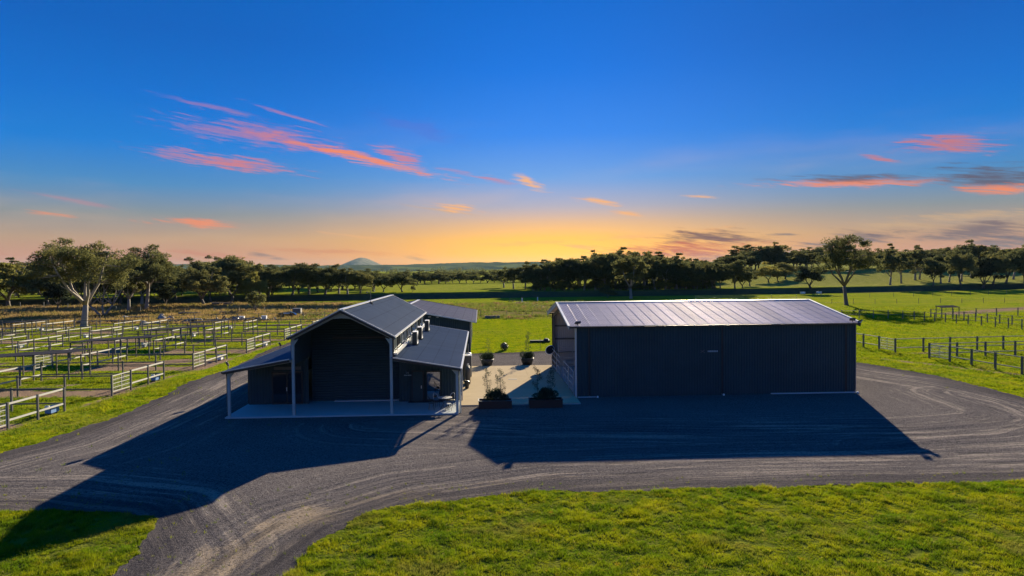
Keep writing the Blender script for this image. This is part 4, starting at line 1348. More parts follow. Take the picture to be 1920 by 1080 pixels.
def sapling(x, y, z, h, parent_label, seed, leaves=420):
    rg = np.random.default_rng(seed)
    t = empty('sapling', (x, y, z), parent_label, 'sapling', 'thin saplings in the planters')
    mb_ = MB().tube([(0, 0, 0), (.03, .02, h * .5), (-.02, .03, h)], [.022, .015, .006], 6)
    vs, fs = [], []
    for k in range(18):
        zz = h * (.28 + .7 * k / 18)
        a = rg.uniform(0, 6.28)
        ln = rg.uniform(.18, .38) * (1.1 - .4 * k / 18)
        e = (math.cos(a) * ln, math.sin(a) * ln, zz + ln * .9)
        mb_.tube([(0, 0, zz), (e[0] * .5, e[1] * .5, zz + ln * .35), e], [.007, .005, .003], 4)
        leaf_cloud(vs, fs, (e[0] * .75, e[1] * .75, zz + ln * .6), .16, leaves // 18, .035, 1.2, rg, .2)
    mb_.obj('stem', M['bark2'], t)
    cloud_obj('leaves', vs, fs, M['leaf_shrub'], t)
    return t


for i, (xa, lab, side_) in enumerate(((-.2, 'long rusty planter box on the sunlit left of the courtyard entrance', 'left'), (3.1, 'long rusty planter box in the shed shadow at the courtyard entrance', 'right'))):
    t = empty('planter_box', (xa + 1.08, 44.78, 0), lab, 'planter', 'rusty planter boxes at the courtyard entrance')
    b = MB().box(-1.08, 1.08, -.45, -.41, 0, .52).box(-1.08, 1.08, .41, .45, 0, .52).box(-1.08, -1.04, -.41, .41, 0, .52).box(1.04, 1.08, -.41, .41, 0, .52)
    b.obj('box', M['rust'], t)
    b = MB().box(-1.11, 1.11, -.48, -.405, .522, .545).box(-1.11, 1.11, .405, .48, .522, .545).box(-1.11, -1.035, -.404, .404, .522, .545).box(1.035, 1.11, -.404, .404, .522, .545)
    b.obj('rim', M['galv2'] if i == 0 else M['rust'], t)
    MB().box(-1.035, 1.035, -.40, .40, .02, .42).obj('soil', M['deadwood'], t)
    s = empty('shrub', (xa + 1.1, 44.78, .42), 'dense round shrub filling the %s planter box' % ('sunlit rusty' if i == 0 else 'shaded rusty'), 'shrub', 'low shrubs in the planters')
    vs, fs = [], []
    for k in range(26):
        a, r_ = RNG.uniform(0, 6.28), RNG.uniform(0, .5)
        leaf_cloud(vs, fs, (r_ * 1.45 * math.cos(a), r_ * .8 * math.sin(a), .18 + .28 * RNG.random() + (.5 - r_) * .55), .27, 170, .045, .9)
    cloud_obj('foliage', vs, fs, M['leaf_shrub'], s)
    MB().tube([(0, 0, 0), (0, 0, .3)], .03, 6).obj('stem', M['bark2'], s)
    for k, (ox, sname) in enumerate(((.55, 'left'), (1.42, 'right'))):
        sapling(xa + ox, 44.85, .42, 2.15 - .1 * k, 'thin sapling on the %s side of the %s planter box' % (sname, 'sunlit' if i == 0 else 'shaded'), 40 + i * 2 + k, 520 if i == 0 else 620)
for i, (xx, yy, lab) in enumerate(((.55, 64.5, 'round bushy pot plant left of the pair at the back of the courtyard'), (4.35, 64.9, 'round bushy pot plant right of the pair at the back of the courtyard'))):
    t = empty('plant_pot', (xx, yy, 0.0), lab.replace('bushy pot plant', 'dark plant pot'), 'pot', 'round pots behind the courtyard')
    MB().lathe([(.42, 0), (.55, .35), (.62, .62), (.58, .63), (.5, .5), (.0, .45)], 18).obj('pot', M['dark'], t, smooth=True)
    MB().lathe([(.63, .60), (.65, .64), (.59, .66)], 18, caps=False).obj('rim', M['galv2'], t)
    s = empty('shrub', (xx, yy, .5), lab, 'shrub', 'low shrubs in the planters')
    vs, fs = [], []
    for k in range(22):
        a, r_ = RNG.uniform(0, 6.28), RNG.uniform(0, .55)
        leaf_cloud(vs, fs, (r_ * 1.15 * math.cos(a), r_ * 1.15 * math.sin(a), .10 + .42 * RNG.random() + (.5 - r_) * .3), .31, 150, .05, .9)
    cloud_obj('foliage', vs, fs, M['leaf_shrub'], s)
    sapling(xx + .1, yy, .5, 2.6 if i else 2.0, 'thin %s sapling in the round pot at the back %s' % (('tall', 'right') if i else ('short', 'left')), 60 + i, 240 + 260 * i)

# woven metal ball on the rear lawn
t = empty('garden_ball', (2.6, 77.0, .42), 'round woven metal ball ornament on the bright rear lawn', 'ornament')
b = MB()
for k in range(11):
    ax = Vector(RNG.normal(size=3)).normalized()
    u_ = ax.orthogonal().normalized()
    w_ = ax.cross(u_)
    b.tube([tuple((u_ * math.cos(q) + w_ * math.sin(q)) * .44) for q in np.linspace(0, 2 * math.pi, 21)], .022, 5, False)
b.obj('hoops', M['dark'], t)
MB().lathe([(.0, -.3), (.2, -.22), (.3, 0), (.2, .22), (.0, .3)], 12).obj('core', M['galv2'], t)
t = empty('garden_post', (6.7, 77.6, 0), 'thin steel post on the lawn left of the long shed', 'post')
MB().tube([(0, 0, 0), (0, 0, 1.35)], .02, 6).obj('stake', M['galv2'], t)
MB().box(-.05, .05, -.03, .03, .0, .04).obj('foot', M['galv2'], t)
t = empty('feed_trough', (7.5, 84.6, 0), 'long low black trough lying on the lawn behind the courtyard', 'trough')
MB().box(-1.5, 1.0, -.2, .2, .03, .28).obj('tray', M['dark'], t)
MB().lathe([(.3, 0), (.36, .3), (.2, .48), (0, .5)], 12, (.55, 0.1, 0)).obj('hopper', M['dark'], t)
t = empty('water_trough', (2.2, 128.2, 0), 'dark rectangular water trough in the rough ground beyond the lawn', 'trough')
MB().box(-1.4, 1.4, -.3, .3, 0, .5).obj('tank', M['galv2'], t)
MB().box(-1.3, 1.3, -.22, .22, .501, .51).obj('water', M['dglass'], t)

# ------------------------------------------------------------------ horse yards
PH = 1.58
post_me = MB().box(-.055, .055, -.055, .055, 0, PH).mesh('post', M['post'])
_rail = {}


def rail_mesh(L, mat='galv', w=.05, h=.11, nm='rail'):
    k = (round(L, 2), mat, w, h)
    if k not in _rail:
        _rail[k] = MB().box(0, L, -w / 2, w / 2, -h / 2, h / 2).mesh(nm, M[mat])
    return _rail[k]


def run(parent, org, a, b, nb, heights=(1.48, .52), mat='galv', skip=(), first=True, last=True, pm_=None, w=.05, h=.11):
    """posts and rails from a to b (2d, world) under parent at org"""
    a, b = Vector(a), Vector(b)
    d_ = b - a
    L_ = d_.length
    ang = math.atan2(d_.y, d_.x)
    for i in range(nb + 1):
        if (i == 0 and not first) or (i == nb and not last): continue
        p = a + d_ * i / nb
        place('post', pm_ or post_me, parent, (p.x - org[0], p.y - org[1], float(ground_z(p.x, p.y)) - org[2]), rz=ang)
    i = 0
    while i < nb:
        if i in skip:
            i += 1
            continue
        j = i
        while j < nb and j not in skip: j += 1
        p, q = a + d_ * i / nb, a + d_ * j / nb
        za, zb = float(ground_z(p.x, p.y)), float(ground_z(q.x, q.y))
        ln = (q - p).length
        for hh in heights:
            o = place('rail', rail_mesh(ln - .11, mat, w, h), parent, (p.x + d_.x / L_ * .055 - org[0], p.y + d_.y / L_ * .055 - org[1], za + hh - org[2]))
            o.rotation_euler = (0, -math.atan2(zb - za, ln), ang)
        i = j


def mesh_gate(parent, org, a, b, h0=.30, h1=1.46):
    a, b = Vector(a), Vector(b)
    ang = math.atan2((b - a).y, (b - a).x)
    L_ = (b - a).length - .22
    key = round(L_, 2)
    g_ = place('gate', rail_mesh(L_, 'galv', .045, .07, 'gate'), parent, (a.x + (b - a).x / (b - a).length * .11 - org[0], a.y + (b - a).y / (b - a).length * .11 - org[1], h1), rz=ang)
    for k in range(4):
        place('gate_rail', rail_mesh(L_, 'galv', .035, .07 if k == 3 else .04, 'gate_rail'), g_, (0, 0, -(h1 - h0) * (k + 1) / 4))
    um = bpy.data.meshes.get('gate_upright') or MB().box(-.02, .02, -.018, .018, h0 - h1 + .02, -.036).mesh('gate_upright', M['galv'])
    for k in range(3):
        place('gate_upright', um, g_, (.02 + (L_ - .04) * k / 2, 0, 0))
    k_ = 'wire_%s' % key
    wm = bpy.data.meshes.get(k_)
    if wm is None:
        mb_ = MB()
        n_ = int(L_ / .2)
        for i in range(1, n_):
            x_ = L_ * i / n_
            mb_.box(x_ - .004, x_ + .004, .02, .028, h0 - h1, 0)
        for i in range(1, 6):
            z_ = (h0 - h1) * i / 6
            mb_.box(0.03, L_ - .03, .0285, .035, z_ - .004, z_ + .004)
        wm = mb_.mesh(k_, M['galv'])
    place('wire_mesh', wm, g_)
    return g_


SEG0, PER, SEGL = 5.5, 13.15, 7.7
ORD = {-1: 'nearest the camera', 0: 'second from the camera', 1: 'third from the camera', 2: 'fourth from the camera', 3: 'fifth from the camera', 4: 'farthest back'}
ROWN = ['driveway-side row', 'second row in from the driveway', 'third row in from the driveway', 'outermost row from the driveway']
GRP = 'square railed horse yards in rows'
KS = {0: (-1, 0, 1, 2, 3, 4), 1: (0, 1, 2, 3, 4), 2: (2, 3, 4), 3: (3, 4)}
for c_, ks in KS.items():
    for k in ks:
        v0_ = SEG0 + PER * k
        v1_ = v0_ + SEGL
        if c_ == 0 and k == 4: v1_ -= 2
        ua, ub = 15.0 * c_ + (.0 if c_ == 0 else -.4), 15.0 * c_ + 10.3
        if k == -1: v0_ += 0
        c4 = [from_yard(*q) for q in ((ua, v0_), (ua, v1_), (ub, v1_), (ub, v0_))]
        org = (c4[0][0], c4[0][1], 0)
        t = empty('horse_yard', org, 'square railed yard in the %s, %s' % (ROWN[c_], ORD[k]), 'horse yard', GRP)
        gate_side = 0
        a = Vector(c4[0]); b = Vector(c4[1])
        if c_ == 0 or (c_ == 1 and k == 1):
            run(t, org, a, b, 3, skip=(gate_side,), last=True)
            mesh_gate(t, org, a, a + (b - a) / 3)
        else:
            run(t, org, a, b, 3, last=True, h=.08)
        run(t, org, c4[1], c4[2], 3, first=False, mat='post', h=.09)  # cross rail in the darker post tone, painting its unlit side
        run(t, org, c4[2], c4[3], 3, first=False)
        run(t, org, c4[3], c4[0], 3, first=False, last=False, mat='post', h=.09)  # same steel as the galv rails, coloured dark for shade
        if c_ == 0 or k > 1:
            p = from_yard(ua + .32, v1_ - .75)
            w_ = empty('water_tub', (p[0], p[1], 0), 'small water tub in yard of %s, %s' % (ROWN[c_], ORD[k]), 'water tub', 'water tubs in the yard corners', rz=R(-2))
            MB().box(-.2, .2, -.4, .4, .10, .52).obj('tub', M['blue'] if k < 1 else M['white'], w_)
            MB().box(-.17, .17, -.36, .36, .521, .53).obj('water', M['dglass'], w_)
            MB().box(-.13, .13, -.5, -.41, .35, .60).obj('float_cover', M['white'], w_)
            MB().box(-.15, .15, -.3, .3, .0, .098).obj('stand', M['dark'], w_)

# shelters: shallow skillion roofs straddling the back of each pair of yards
shel = [(0, k) for k in range(0, 4)] + [(0, -1)] + [(2, 3)]
for c_, k in shel:
    v_ = SEG0 + PER * k + SEGL
    u_ = 15.0 * c_ + 8.0
    p0 = from_yard(u_, v_)
    t = empty('horse_shelter', (p0[0], p0[1], 0), 'flat-roofed shelter behind yard in %s, %s' % (ROWN[c_], ORD[k]), 'shelter', 'flat-roofed horse shelters', rz=-math.atan(.037))
    W_, D_, hz, lz_ = 8.2, 3.2, 2.38, 1.92
    zf = lambda q: hz + (lz_ - hz) * q / W_
    mb = MB()
    vs = [(.5, -.2, zf(-.5)), (-W_, -.2, zf(W_)), (-W_, D_, zf(W_)), (.5, D_, zf(-.5))]
    vs += [(a_[0], a_[1], a_[2] - .05) for a_ in vs]
    mb.add(vs, [(0, 3, 2, 1), (4, 5, 6, 7), (0, 1, 5, 4), (1, 2, 6, 5), (2, 3, 7, 6), (3, 0, 4, 7)])
    mb.obj('roof', M['shelter'], t)
    MB().bar((.5, -.24, zf(-.5) - .03), (-W_, -.24, zf(W_) - .03), .05, .12, (0, 1, 0)).obj('fascia', M['dark'], t)
    for q in (0, 2.95, 5.9, W_ - .1):
        for y_ in (0.0, D_ - .2):
            MB().box(-q - .05, -q + .05, y_ - .05, y_ + .05, 0, zf(q) - .052).obj('post', M['post'], t)

# outer boundary rail of the yard block
bp = [from_yard(*q) for q in ((58, 66.5), (44, 72.0), (30, 77), (16, 80.5), (1, 84))]
t = empty('boundary_rail_fence', (bp[0][0], bp[0][1], 0), 'dark single-rail boundary fence along the far edge of the horse yards', 'fence')
for i in range(len(bp) - 1):
    run(t, (bp[0][0], bp[0][1], 0), bp[i], bp[i + 1], 4, heights=(1.45,), mat='galv2', first=(i == 0), w=.04, h=.06)
pn = [from_yard(*q) for q in ((13, 5.5 + PER * 2), (13, 5.5 + PER * 2 + 7.5))]

# ------------------------------------------------------------------ fences on the right
def fence(name, pts, label, heights=(1.42, .5), mat='post', grp=None, subs=1, pm_=None, w=.06, h=.08, gate=None):
    org = (pts[0][0], pts[0][1], 0)
    t = empty(name, org, label, 'fence', grp)
    for i in range(len(pts) - 1):
        if gate == i:
            mesh_gate(t, org, pts[i], pts[i + 1], .25, 1.38)
            place('post', pm_ or post_me, t, (pts[i + 1][0] - org[0], pts[i + 1][1] - org[1], 0))
            continue
        run(t, org, pts[i], pts[i + 1], subs, heights, mat, first=(i == 0), pm_=pm_, w=w, h=h)
    return t


post2 = MB().box(-.07, .07, -.07, .07, 0, 1.5).mesh('post', M['post'])
post3 = MB().box(-.06, .06, -.06, .06, 0, 1.45).mesh('post', M['galv2'])
fence('rail_fence', [(42.2, 78.5), (42.6, 74.8), (42.85, 72.2), (43.1, 69.7), (46.3, 70.0), (49.4, 70.3), (52.5, 70.5), (55.6, 70.8), (58.8, 71.1), (62, 71.3)], 'grey rail fence with a small gate turning the corner right of the long shed', pm_=post2, gate=2, mat='rail2', w=.06, h=.08)
fence('rail_fence', [(62, 66.5), (56.0, 66.1), (52.9, 65.8), (49.7, 65.6), (46.6, 65.3), (43.6, 65.0), (43.9, 62.5), (44.1, 59.9), (44.3, 57.3), (44.5, 54.6), (44.7, 51.8), (44.9, 48)], 'grey rail yard fence cornering at the gravel bend on the right', pm_=post2, gate=5, mat='rail2', w=.06, h=.08)
fence('rail_fence', [(59.5, 117.6), (62.8, 117.1), (65.6, 116.6), (67.9, 116.2), (70.3, 115.8), (71.9, 114.2), (72.6, 112.2), (73.1, 110.3), (73.5, 108.3), (73.9, 106.3), (74.2, 104.2), (74.5, 102.0), (74.8, 99.6), (75.1, 97.2), (75.4, 95.1), (75.7, 93), (76, 90.5)], 'dark far paddock fence running under the lone tree shadow', (1.35, .7), 'galv2', pm_=post3, w=.04, h=.05)
fence('rail_fence', [(78.7, 117), (78.8, 114.3), (79.0, 111.8), (79.2, 109.4), (79.3, 106.9), (79.5, 104.6), (79.8, 102.4), (80.1, 100.3), (80.4, 98)], 'short far fence line parallel behind the paddock shelter', (1.35, .7), 'galv2', pm_=post3, w=.04, h=.05)
fence('rail_fence', [(78.7, 117), (83, 117.4), (87.4, 117.7), (91.2, 117.8), (95.3, 118.0), (99.5, 118.3)], 'farthest fence line leading right from the small paddock shelter', (1.35, .7), 'galv2', pm_=post3, w=.04, h=.05)
t = empty('paddock_shelter', (80.6, 115.6, 0), 'small skillion-roofed shelter at the corner of the far right paddock', 'shelter')
mb = MB()
vs = [(-1.7, -1.1, 1.85), (1.6, -1.1, 1.90), (1.9, 1.1, 2.1), (-1.4, 1.1, 2.05)]
vs += [(a_[0], a_[1], a_[2] - .05) for a_ in vs]
mb.add(vs, [(0, 1, 2, 3), (7, 6, 5, 4), (0, 4, 5, 1), (1, 5, 6, 2), (2, 6, 7, 3), (3, 7, 4, 0)])
mb.obj('roof', M['shelter'], t)
for x_, y_, z_ in ((-1.55, -.95, 1.80), (1.5, -.95, 1.85), (1.7, .95, 2.04), (-1.25, .95, 1.99)):
    MB().box(x_ - .05, x_ + .05, y_ - .05, y_ + .05, 0, z_).obj('post', M['galv2'], t)

# thin wire fences
wpost = MB().box(-.035, .035, -.035, .035, 0, 1.25).mesh('post', M['galv2'])
def wire_fence(pts, step, label):
    org = (pts[0][0], pts[0][1], 0)
    t = empty('wire_fence', org, label, 'fence')
    P_ = []
    for (ax, ay), (bx, by) in zip(pts[:-1], pts[1:]):
        n_ = max(1, int(math.hypot(bx - ax, by - ay) / step))
        P_ += [(ax + (bx - ax) * i / n_, ay + (by - ay) * i / n_) for i in range(n_)]
    P_.append(pts[-1])
    mb_ = MB()
    for i, p in enumerate(P_):
        z_ = float(ground_z(*p))
        place('post', wpost, t, (p[0] - org[0], p[1] - org[1], z_ + random.uniform(-.1, .05)))
        if i:
            for hh in (.35, .75, 1.1):
                mb_.bar((P_[i - 1][0] - org[0], P_[i - 1][1] - org[1], zp + hh), (p[0] - org[0], p[1] - org[1], z_ + hh), .012, .012)
        zp = z_
    o = mb_.obj('wires', M['galv2'], t)
    return t


wire_fence([(36, 168), (70, 165), (110, 160), (150, 157)], 5.0, 'wire fence with thin posts crossing the right paddock below the bank')
wire_fence([(60, 190), (120, 195), (190, 212)], 7.0, 'faint wire fence close under the dark bank on the right')
wire_fence([(-150, 172), (-110, 170), (-80, 166), (-60, 158), (-30, 152)], 6.0, 'wire fence across the dry paddock below the left trees')
wire_fence([(-24, 132), (0, 133), (30, 134)], 5.0, 'wire fence behind the mown lawn between both sheds')
wire_fence([(8, 190), (12, 160), (14, 145), (30, 143)], 5.0, 'wire fence beside the worn track left of the long shed')
for p, lab in (((11.6, 192.2), 'left white marker post at the end of the worn track'), ((16.4, 197.6), 'right white marker post at the end of the worn track')):
    t = empty('marker_post', (p[0], p[1], 0), lab, 'post', 'white marker posts')
    MB().box(-.14, .14, -.12, .12, 0, 1.1).obj('post', M['white'], t)
    MB().box(-.15, .15, -.13, .13, 1.1, 1.2).obj('cap', M['rust'], t)
for p, lab in (((103.7, 217.5), 'left white box on legs in front of the dark bank'), ((109.6, 218.5), 'right white box on legs in front of the dark bank')):
    t = empty('white_box', (p[0], p[1], 0), lab, 'box', 'white boxes on legs below the bank')
    MB().box(-.65, .65, -.5, .5, .45, 1.0).obj('box', M['white'], t)
    for x_ in (-.6, .6):
        for y_ in (-.45, .45):
            MB().box(x_ - .05, x_ + .05, y_ - .05, y_ + .05, 0, .449).obj('leg', M['galv2'], t)
    MB().box(-.7, .7, -.55, .55, 1.001, 1.05).obj('lid', M['white'], t)

# ------------------------------------------------------------------ rocks, logs and junk in the dry paddock
def rock_mesh(name, sx, sy_, sz, seed, mat='stone'):
    bm = bmesh.new()
    bmesh.ops.create_icosphere(bm, subdivisions=2, radius=1)
    r_ = random.Random(seed)
    off = Vector((r_.random() * 50, r_.random() * 50, 0))
    from mathutils import noise as mn
    for v in bm.verts:
        k = 1 + .42 * mn.noise(v.co * 1.4 + off)
        v.co = Vector((v.co.x * sx * k, v.co.y * sy_ * k, max(-.1, v.co.z * sz * k)))
    me = bpy.data.meshes.new(name)
    bm.to_mesh(me)
    bm.free()
    me.materials.append(M[mat])
    return me


def gz(x, y): return float(ground_z(x, y))


for i, (x_, y_, s_, lab) in enumerate(((-58.6, 122.8, .7, 'pale low boulder just beyond the yard boundary fence'), (-57.4, 125.2, .45, 'small pale boulder leaning behind the low boulder'), (-61.9, 136.5, .85, 'largest pale boulder in the dry paddock'),
                                       (-60.6, 137.4, .55, 'brownish boulder touching the largest pale one'), (-71.0, 141.0, .6, 'flat boulder near the multi-trunk gum'), (-66.5, 147, .5, 'half buried boulder near the straight gum trunk'))):
    tag(place('boulder', rock_mesh('boulder', s_ * 1.3, s_, s_ * .9, i), None, (x_, y_, gz(x_, y_) + .05), rz=i), lab, 'boulder', 'boulders in the dry paddock')


def log(x, y, L_, r_, ang, lab, seed):
    rr_ = random.Random(seed)
    t = empty('fallen_log', (x, y, gz(x, y)), lab, 'log', 'fallen logs in the dry paddock', R(ang))
    MB().tube([(-L_ / 2, 0, r_), (-L_ / 4, .1, r_ * 1.1), (L_ / 4, -.05, r_), (L_ / 2, .15, r_ * 1.2)], [r_, r_ * .9, r_ * .7, r_ * .4], 8).obj('log', M['deadwood'], t)
    b_ = MB()
    for k in range(5):
        q = rr_.uniform(-.4, .5) * L_
        b_.tube([(q, 0, r_), (q + rr_.uniform(.2, .8), rr_.uniform(-.9, .9), r_ + rr_.uniform(.2, .9))], [r_ * .3, .02], 5)
    b_.obj('branches', M['deadwood'], t)


log(-70.5, 127.4, 4.2, .26, 5, 'fallen log with stubby branches beside the big gum trunk', 1)
log(-66.2, 129.0, 5.0, .2, -12, 'long fallen branch behind the yard boundary, right of the big gum', 2)
log(-68.0, 140.0, 3.4, .25, 20, 'fallen log by the multi-trunk gum', 3)
log(-62.4, 150.8, 4.5, .3, 4, 'fallen log group in the middle of the dry paddock', 4)
log(-55.5, 153.4, 3.4, .22, -8, 'short fallen log right of the middle paddock log', 5)
log(-63.0, 171.5, 5.0, .3, 3, 'fallen timber lying on the shaded bench near the trees', 6)
log(-34.0, 142.5, 5.0, .22, -3, 'fallen branch on the dry slope close to the barn house', 7)


def pile(x, y, L_, h_, n, lab, seed, mats=('deadwood', 'dark', 'galv2')):
    rr_ = random.Random(seed)
    t = empty('scrap_pile', (x, y, gz(x, y)), lab, 'scrap pile', 'scrap piles behind the yards', R(rr_.uniform(-6, 6)))
    for k in range(n):
        mt = mats[rr_.randrange(len(mats))]
        px_, py_ = rr_.uniform(-L_ / 2, L_ / 2), rr_.uniform(-.8, .8)
        if k % 3 == 0:
            s_ = rr_.uniform(.25, .5)
            place('clod', rock_mesh('clod', s_ * 1.6, s_, s_ * h_ * 1.2, seed * 50 + k, mt), t, (px_, py_, .0), rz=rr_.uniform(0, 6))
        else:
            a_ = rr_.uniform(-.6, .6)
            l_ = rr_.uniform(.6, 1.6)
            z_ = rr_.uniform(.12, h_ * .8)
            MB().bar((px_ - l_ / 2, py_ - a_, .05), (px_ + l_ / 2, py_ + a_, z_), rr_.uniform(.1, .3), rr_.uniform(.05, .16)).obj('scrap', M[mt], t)
    return t


pile(-54.6, 128.0, 5.5, .9, 26, 'low dark pile of timber and earth just past the yard boundary', 1)
pile(-50.5, 129.5, 3.0, .7, 14, 'smaller timber heap between the long dark pile and the metal scrap', 2)
pile(-46.0, 130.5, 4.5, 1.1, 24, 'dark bushy scrap heap left of the white panels', 3)
pile(-41.2, 131.5, 5.0, .9, 18, 'scrap heap with dark sheet metal and white panels', 4, ('dark', 'galv2', 'dark'))
pile(-33.5, 141.5, 5.0, .6, 16, 'low brushwood heap near the barn house roof line', 5, ('deadwood', 'rust'))
for x_, y_, lab in ((-44.3, 130.0, 'white appliance panel standing in the scrap, left one'), (-40.4, 130.6, 'white appliance panel standing in the scrap, right one')):
    t = empty('scrap_appliance', (x_, y_, 0), lab, 'appliance', 'white appliances in the scrap')
    MB().box(-.45, .45, -.3, .3, 0, .85).obj('cabinet', M['white'], t)
    MB().box(-.4, .4, -.32, -.302, .08, .78).obj('door', M['trim'], t)
t = empty('arched_frame', (-51.8, 127.9, 0), 'white bent pipe arch on the ground behind the yards', 'frame')
MB().tube([(-1.6, .1, .45), (.2, 0, .62), (1.0, 0, .52), (1.4, -.05, .0)], .07, 6).obj('pipe', M['white'], t)
MB().tube([(-1.6, .1, .45), (-1.65, .1, 0)], .06, 6).obj('foot', M['white'], t)
t = empty('old_trailer', (-38.8, 140.2, 0), 'old blue-black trailer lying in the dry grass near the barn house', 'trailer', rz=R(4))
mb = MB()
prof = [(-1.9, .35), (-1.5, .75), (-.6, .95), (.5, 1.0), (1.3, .8), (1.8, .4)]
vs = [(x_, -.7, z_) for x_, z_ in prof] + [(x_, .7, z_) for x_, z_ in prof] + [(-1.8, -.7, .25), (1.7, -.7, .25), (-1.8, .7, .25), (1.7, .7, .25)]
fs = [(i, i + 1, i + 7, i + 6) for i in range(5)] + [(12, 13, 5, 4, 3, 2, 1, 0), (14, 6, 7, 8, 9, 10, 11, 15), (12, 0, 6, 14), (13, 15, 11, 5), (12, 14, 15, 13)]
mb.add(vs, fs)
mb.obj('body', M['dglass'], t)
for x_ in (-.9, .9):
    me = MB().lathe([(.3, -.08), (.32, 0), (.3, .08)], 14).mesh('wheel', M['dark'])
    place('wheel', me, t, (x_, -.78, .32), rot=(R(90), 0, 0))
MB().box(-.6, .6, -.712, -.702, .62, .85).obj('window', M['white'], t)
t = empty('steel_tank', (-38.6, 147.0, gz(-38.6, 147)), 'grey square steel tank above the old trailer in dry grass', 'tank')
MB().box(-.85, .85, -.6, .6, .0, 1.25).obj('tank', M['galv2'], t)
MB().box(-.9, .9, -.65, .65, 1.251, 1.3).obj('lid', M['grey'], t)

# ------------------------------------------------------------------ trees
def gum(seed, H_, W_, fork, limbs, clumps, leaves, leaf, crown_lo=.42, bare=.5, open_=.5, trunk=.035, spread=1.0, lop=0.0, nm='gum', leafmat='leaf', bark='bark', clump_r=.13, trunks=1):
    """returns (trunk mesh, crown mesh) of a tree H_ tall and W_ wide, base at origin"""
    rg = np.random.default_rng(seed)
    r_ = random.Random(seed)
    mb_ = MB()
    zc = H_ * (crown_lo + 1) / 2
    rz2 = H_ * (1 - crown_lo) / 2
    rx = W_ / 2
    cl = []
    tries = 0
    while len(cl) < clumps and tries < 9000:
        tries += 1
        d_ = rg.normal(size=3)
        d_ /= np.linalg.norm(d_)
        if d_[2] < -.55: continue
        rad = (bare + (1 - bare) * rg.random()) if rg.random() < .75 else rg.uniform(.25, .8)
        p = d_ * rad
        lobes = 1 + .16 * math.sin(3 * math.atan2(d_[1], d_[0]) + seed) + .12 * math.sin(5 * math.atan2(d_[1], d_[0]) + 2 * seed) + .10 * math.sin(4 * d_[2] + seed)
        q = np.array([p[0] * rx * lobes * .9 + lop * rx * (p[2] + .5), p[1] * rx * lobes * .9, zc + p[2] * rz2 * (lobes if p[2] > 0 else 1) * .95])
        mind = clump_r * W_ * (.55 + .9 * open_)
        if cl and min(np.linalg.norm((q - c__) * np.array([1, 1, 1.5])) for c__ in cl) < mind * (.55 if tries > 4000 else .85): continue
        cl.append(q)
    # limbs
    ends = []
    for tr in range(trunks):
        bx_, by_ = (0, 0) if trunks == 1 else (rg.uniform(-.06, .06) * W_, rg.uniform(-.04, .04) * W_)
        lean = rg.uniform(-.035, .035, 2) * H_ + (np.array([(tr - (trunks - 1) / 2) * .10 * W_, 0]) if trunks > 1 else 0)
        fz = H_ * fork
        r0 = H_ * trunk / (trunks ** .4)
        top = Vector((bx_ + lean[0], by_ + lean[1], fz))
        mb_.tube([(bx_, by_, -.3), (bx_, by_, .25), (bx_ + lean[0] * .4, by_ + lean[1] * .5, fz * .5), top], [r0 * 1.45, r0 * 1.1, r0 * .92, r0 * .8], 8)
        for k in range(limbs):
            a = 2 * math.pi * (k + r_.random() * .7) / limbs + tr
            out = rx * r_.uniform(.35, .62) * spread
            tz = r_.uniform(.45, .8)
            e = Vector((top.x + math.cos(a) * out + lop * rx * .4, top.y + math.sin(a) * out, fz + (H_ - fz) * tz))
            mid_ = top.lerp(e, .5) + Vector((0, 0, -(H_ - fz) * .07)) + Vector((r_.uniform(-.3, .3), r_.uniform(-.3, .3), 0))
            pts_ = [top, top.lerp(mid_, .5) + Vector((r_.uniform(-.15, .15), r_.uniform(-.15, .15), .1)), mid_, mid_.lerp(e, .55) + Vector((r_.uniform(-.25, .25), r_.uniform(-.25, .25), .15)), e]
            rad = [r0 * .62, r0 * .48, r0 * .38, r0 * .27, r0 * .16]
            mb_.tube(pts_, rad, 6)
            ends += [(p, q) for p, q in zip(pts_[1:], rad[1:])]
    for q in cl:
        qv = Vector(q)
        cand = [(p, rr_) for p, rr_ in ends if p.z < qv.z + .5]
        p, rr_ = min(cand or ends, key=lambda t_: (t_[0] - qv).length + abs(t_[0].z - qv.z) * .2)
        m_ = p.lerp(qv, .5) + Vector((r_.uniform(-.3, .3), r_.uniform(-.3, .3), -(qv - p).length * .10))
        mb_.tube([p, m_, qv], [min(rr_ * .5, r0 * .2), r0 * .09, r0 * .035], 4, False)
    vs, fs = [], []
    for q in cl:
        rc = clump_r * W_ * rg.uniform(.7, 1.25)
        nl = int(leaves / len(cl) * rg.uniform(.7, 1.3))
        leaf_cloud(vs, fs, q, rc, nl, leaf, rg.uniform(.45, .75), rg, .25)
        # a few sprays trailing off each clump
        for _ in range(2):
            d_ = rg.normal(size=3)
            d_ /= np.linalg.norm(d_)
            leaf_cloud(vs, fs, q + d_ * rc * np.array([1, 1, .6]) * 1.05, rc * .38, max(4, nl // 9), leaf, .8, rg, .1)
    V_, F_ = np.concatenate(vs), np.concatenate(fs)
    # trunk bark stays a shared mesh with its crown
    return mb_.mesh(nm + '_trunk', M[bark], True), fast_mesh(nm + '_crown', V_, F_, M[leafmat])


def put_tree(kind_mesh, x, y, sx, sz, rz, label, grp, name='gum_tree', cat='tree', z=None):
    t = empty(name, (x, y, gz(x, y) if z is None else z), label, cat, grp, rz)
    t.scale = (sx, sx, sz)
    place('trunk', kind_mesh[0], t)
    place('crown', kind_mesh[1], t)
    return t


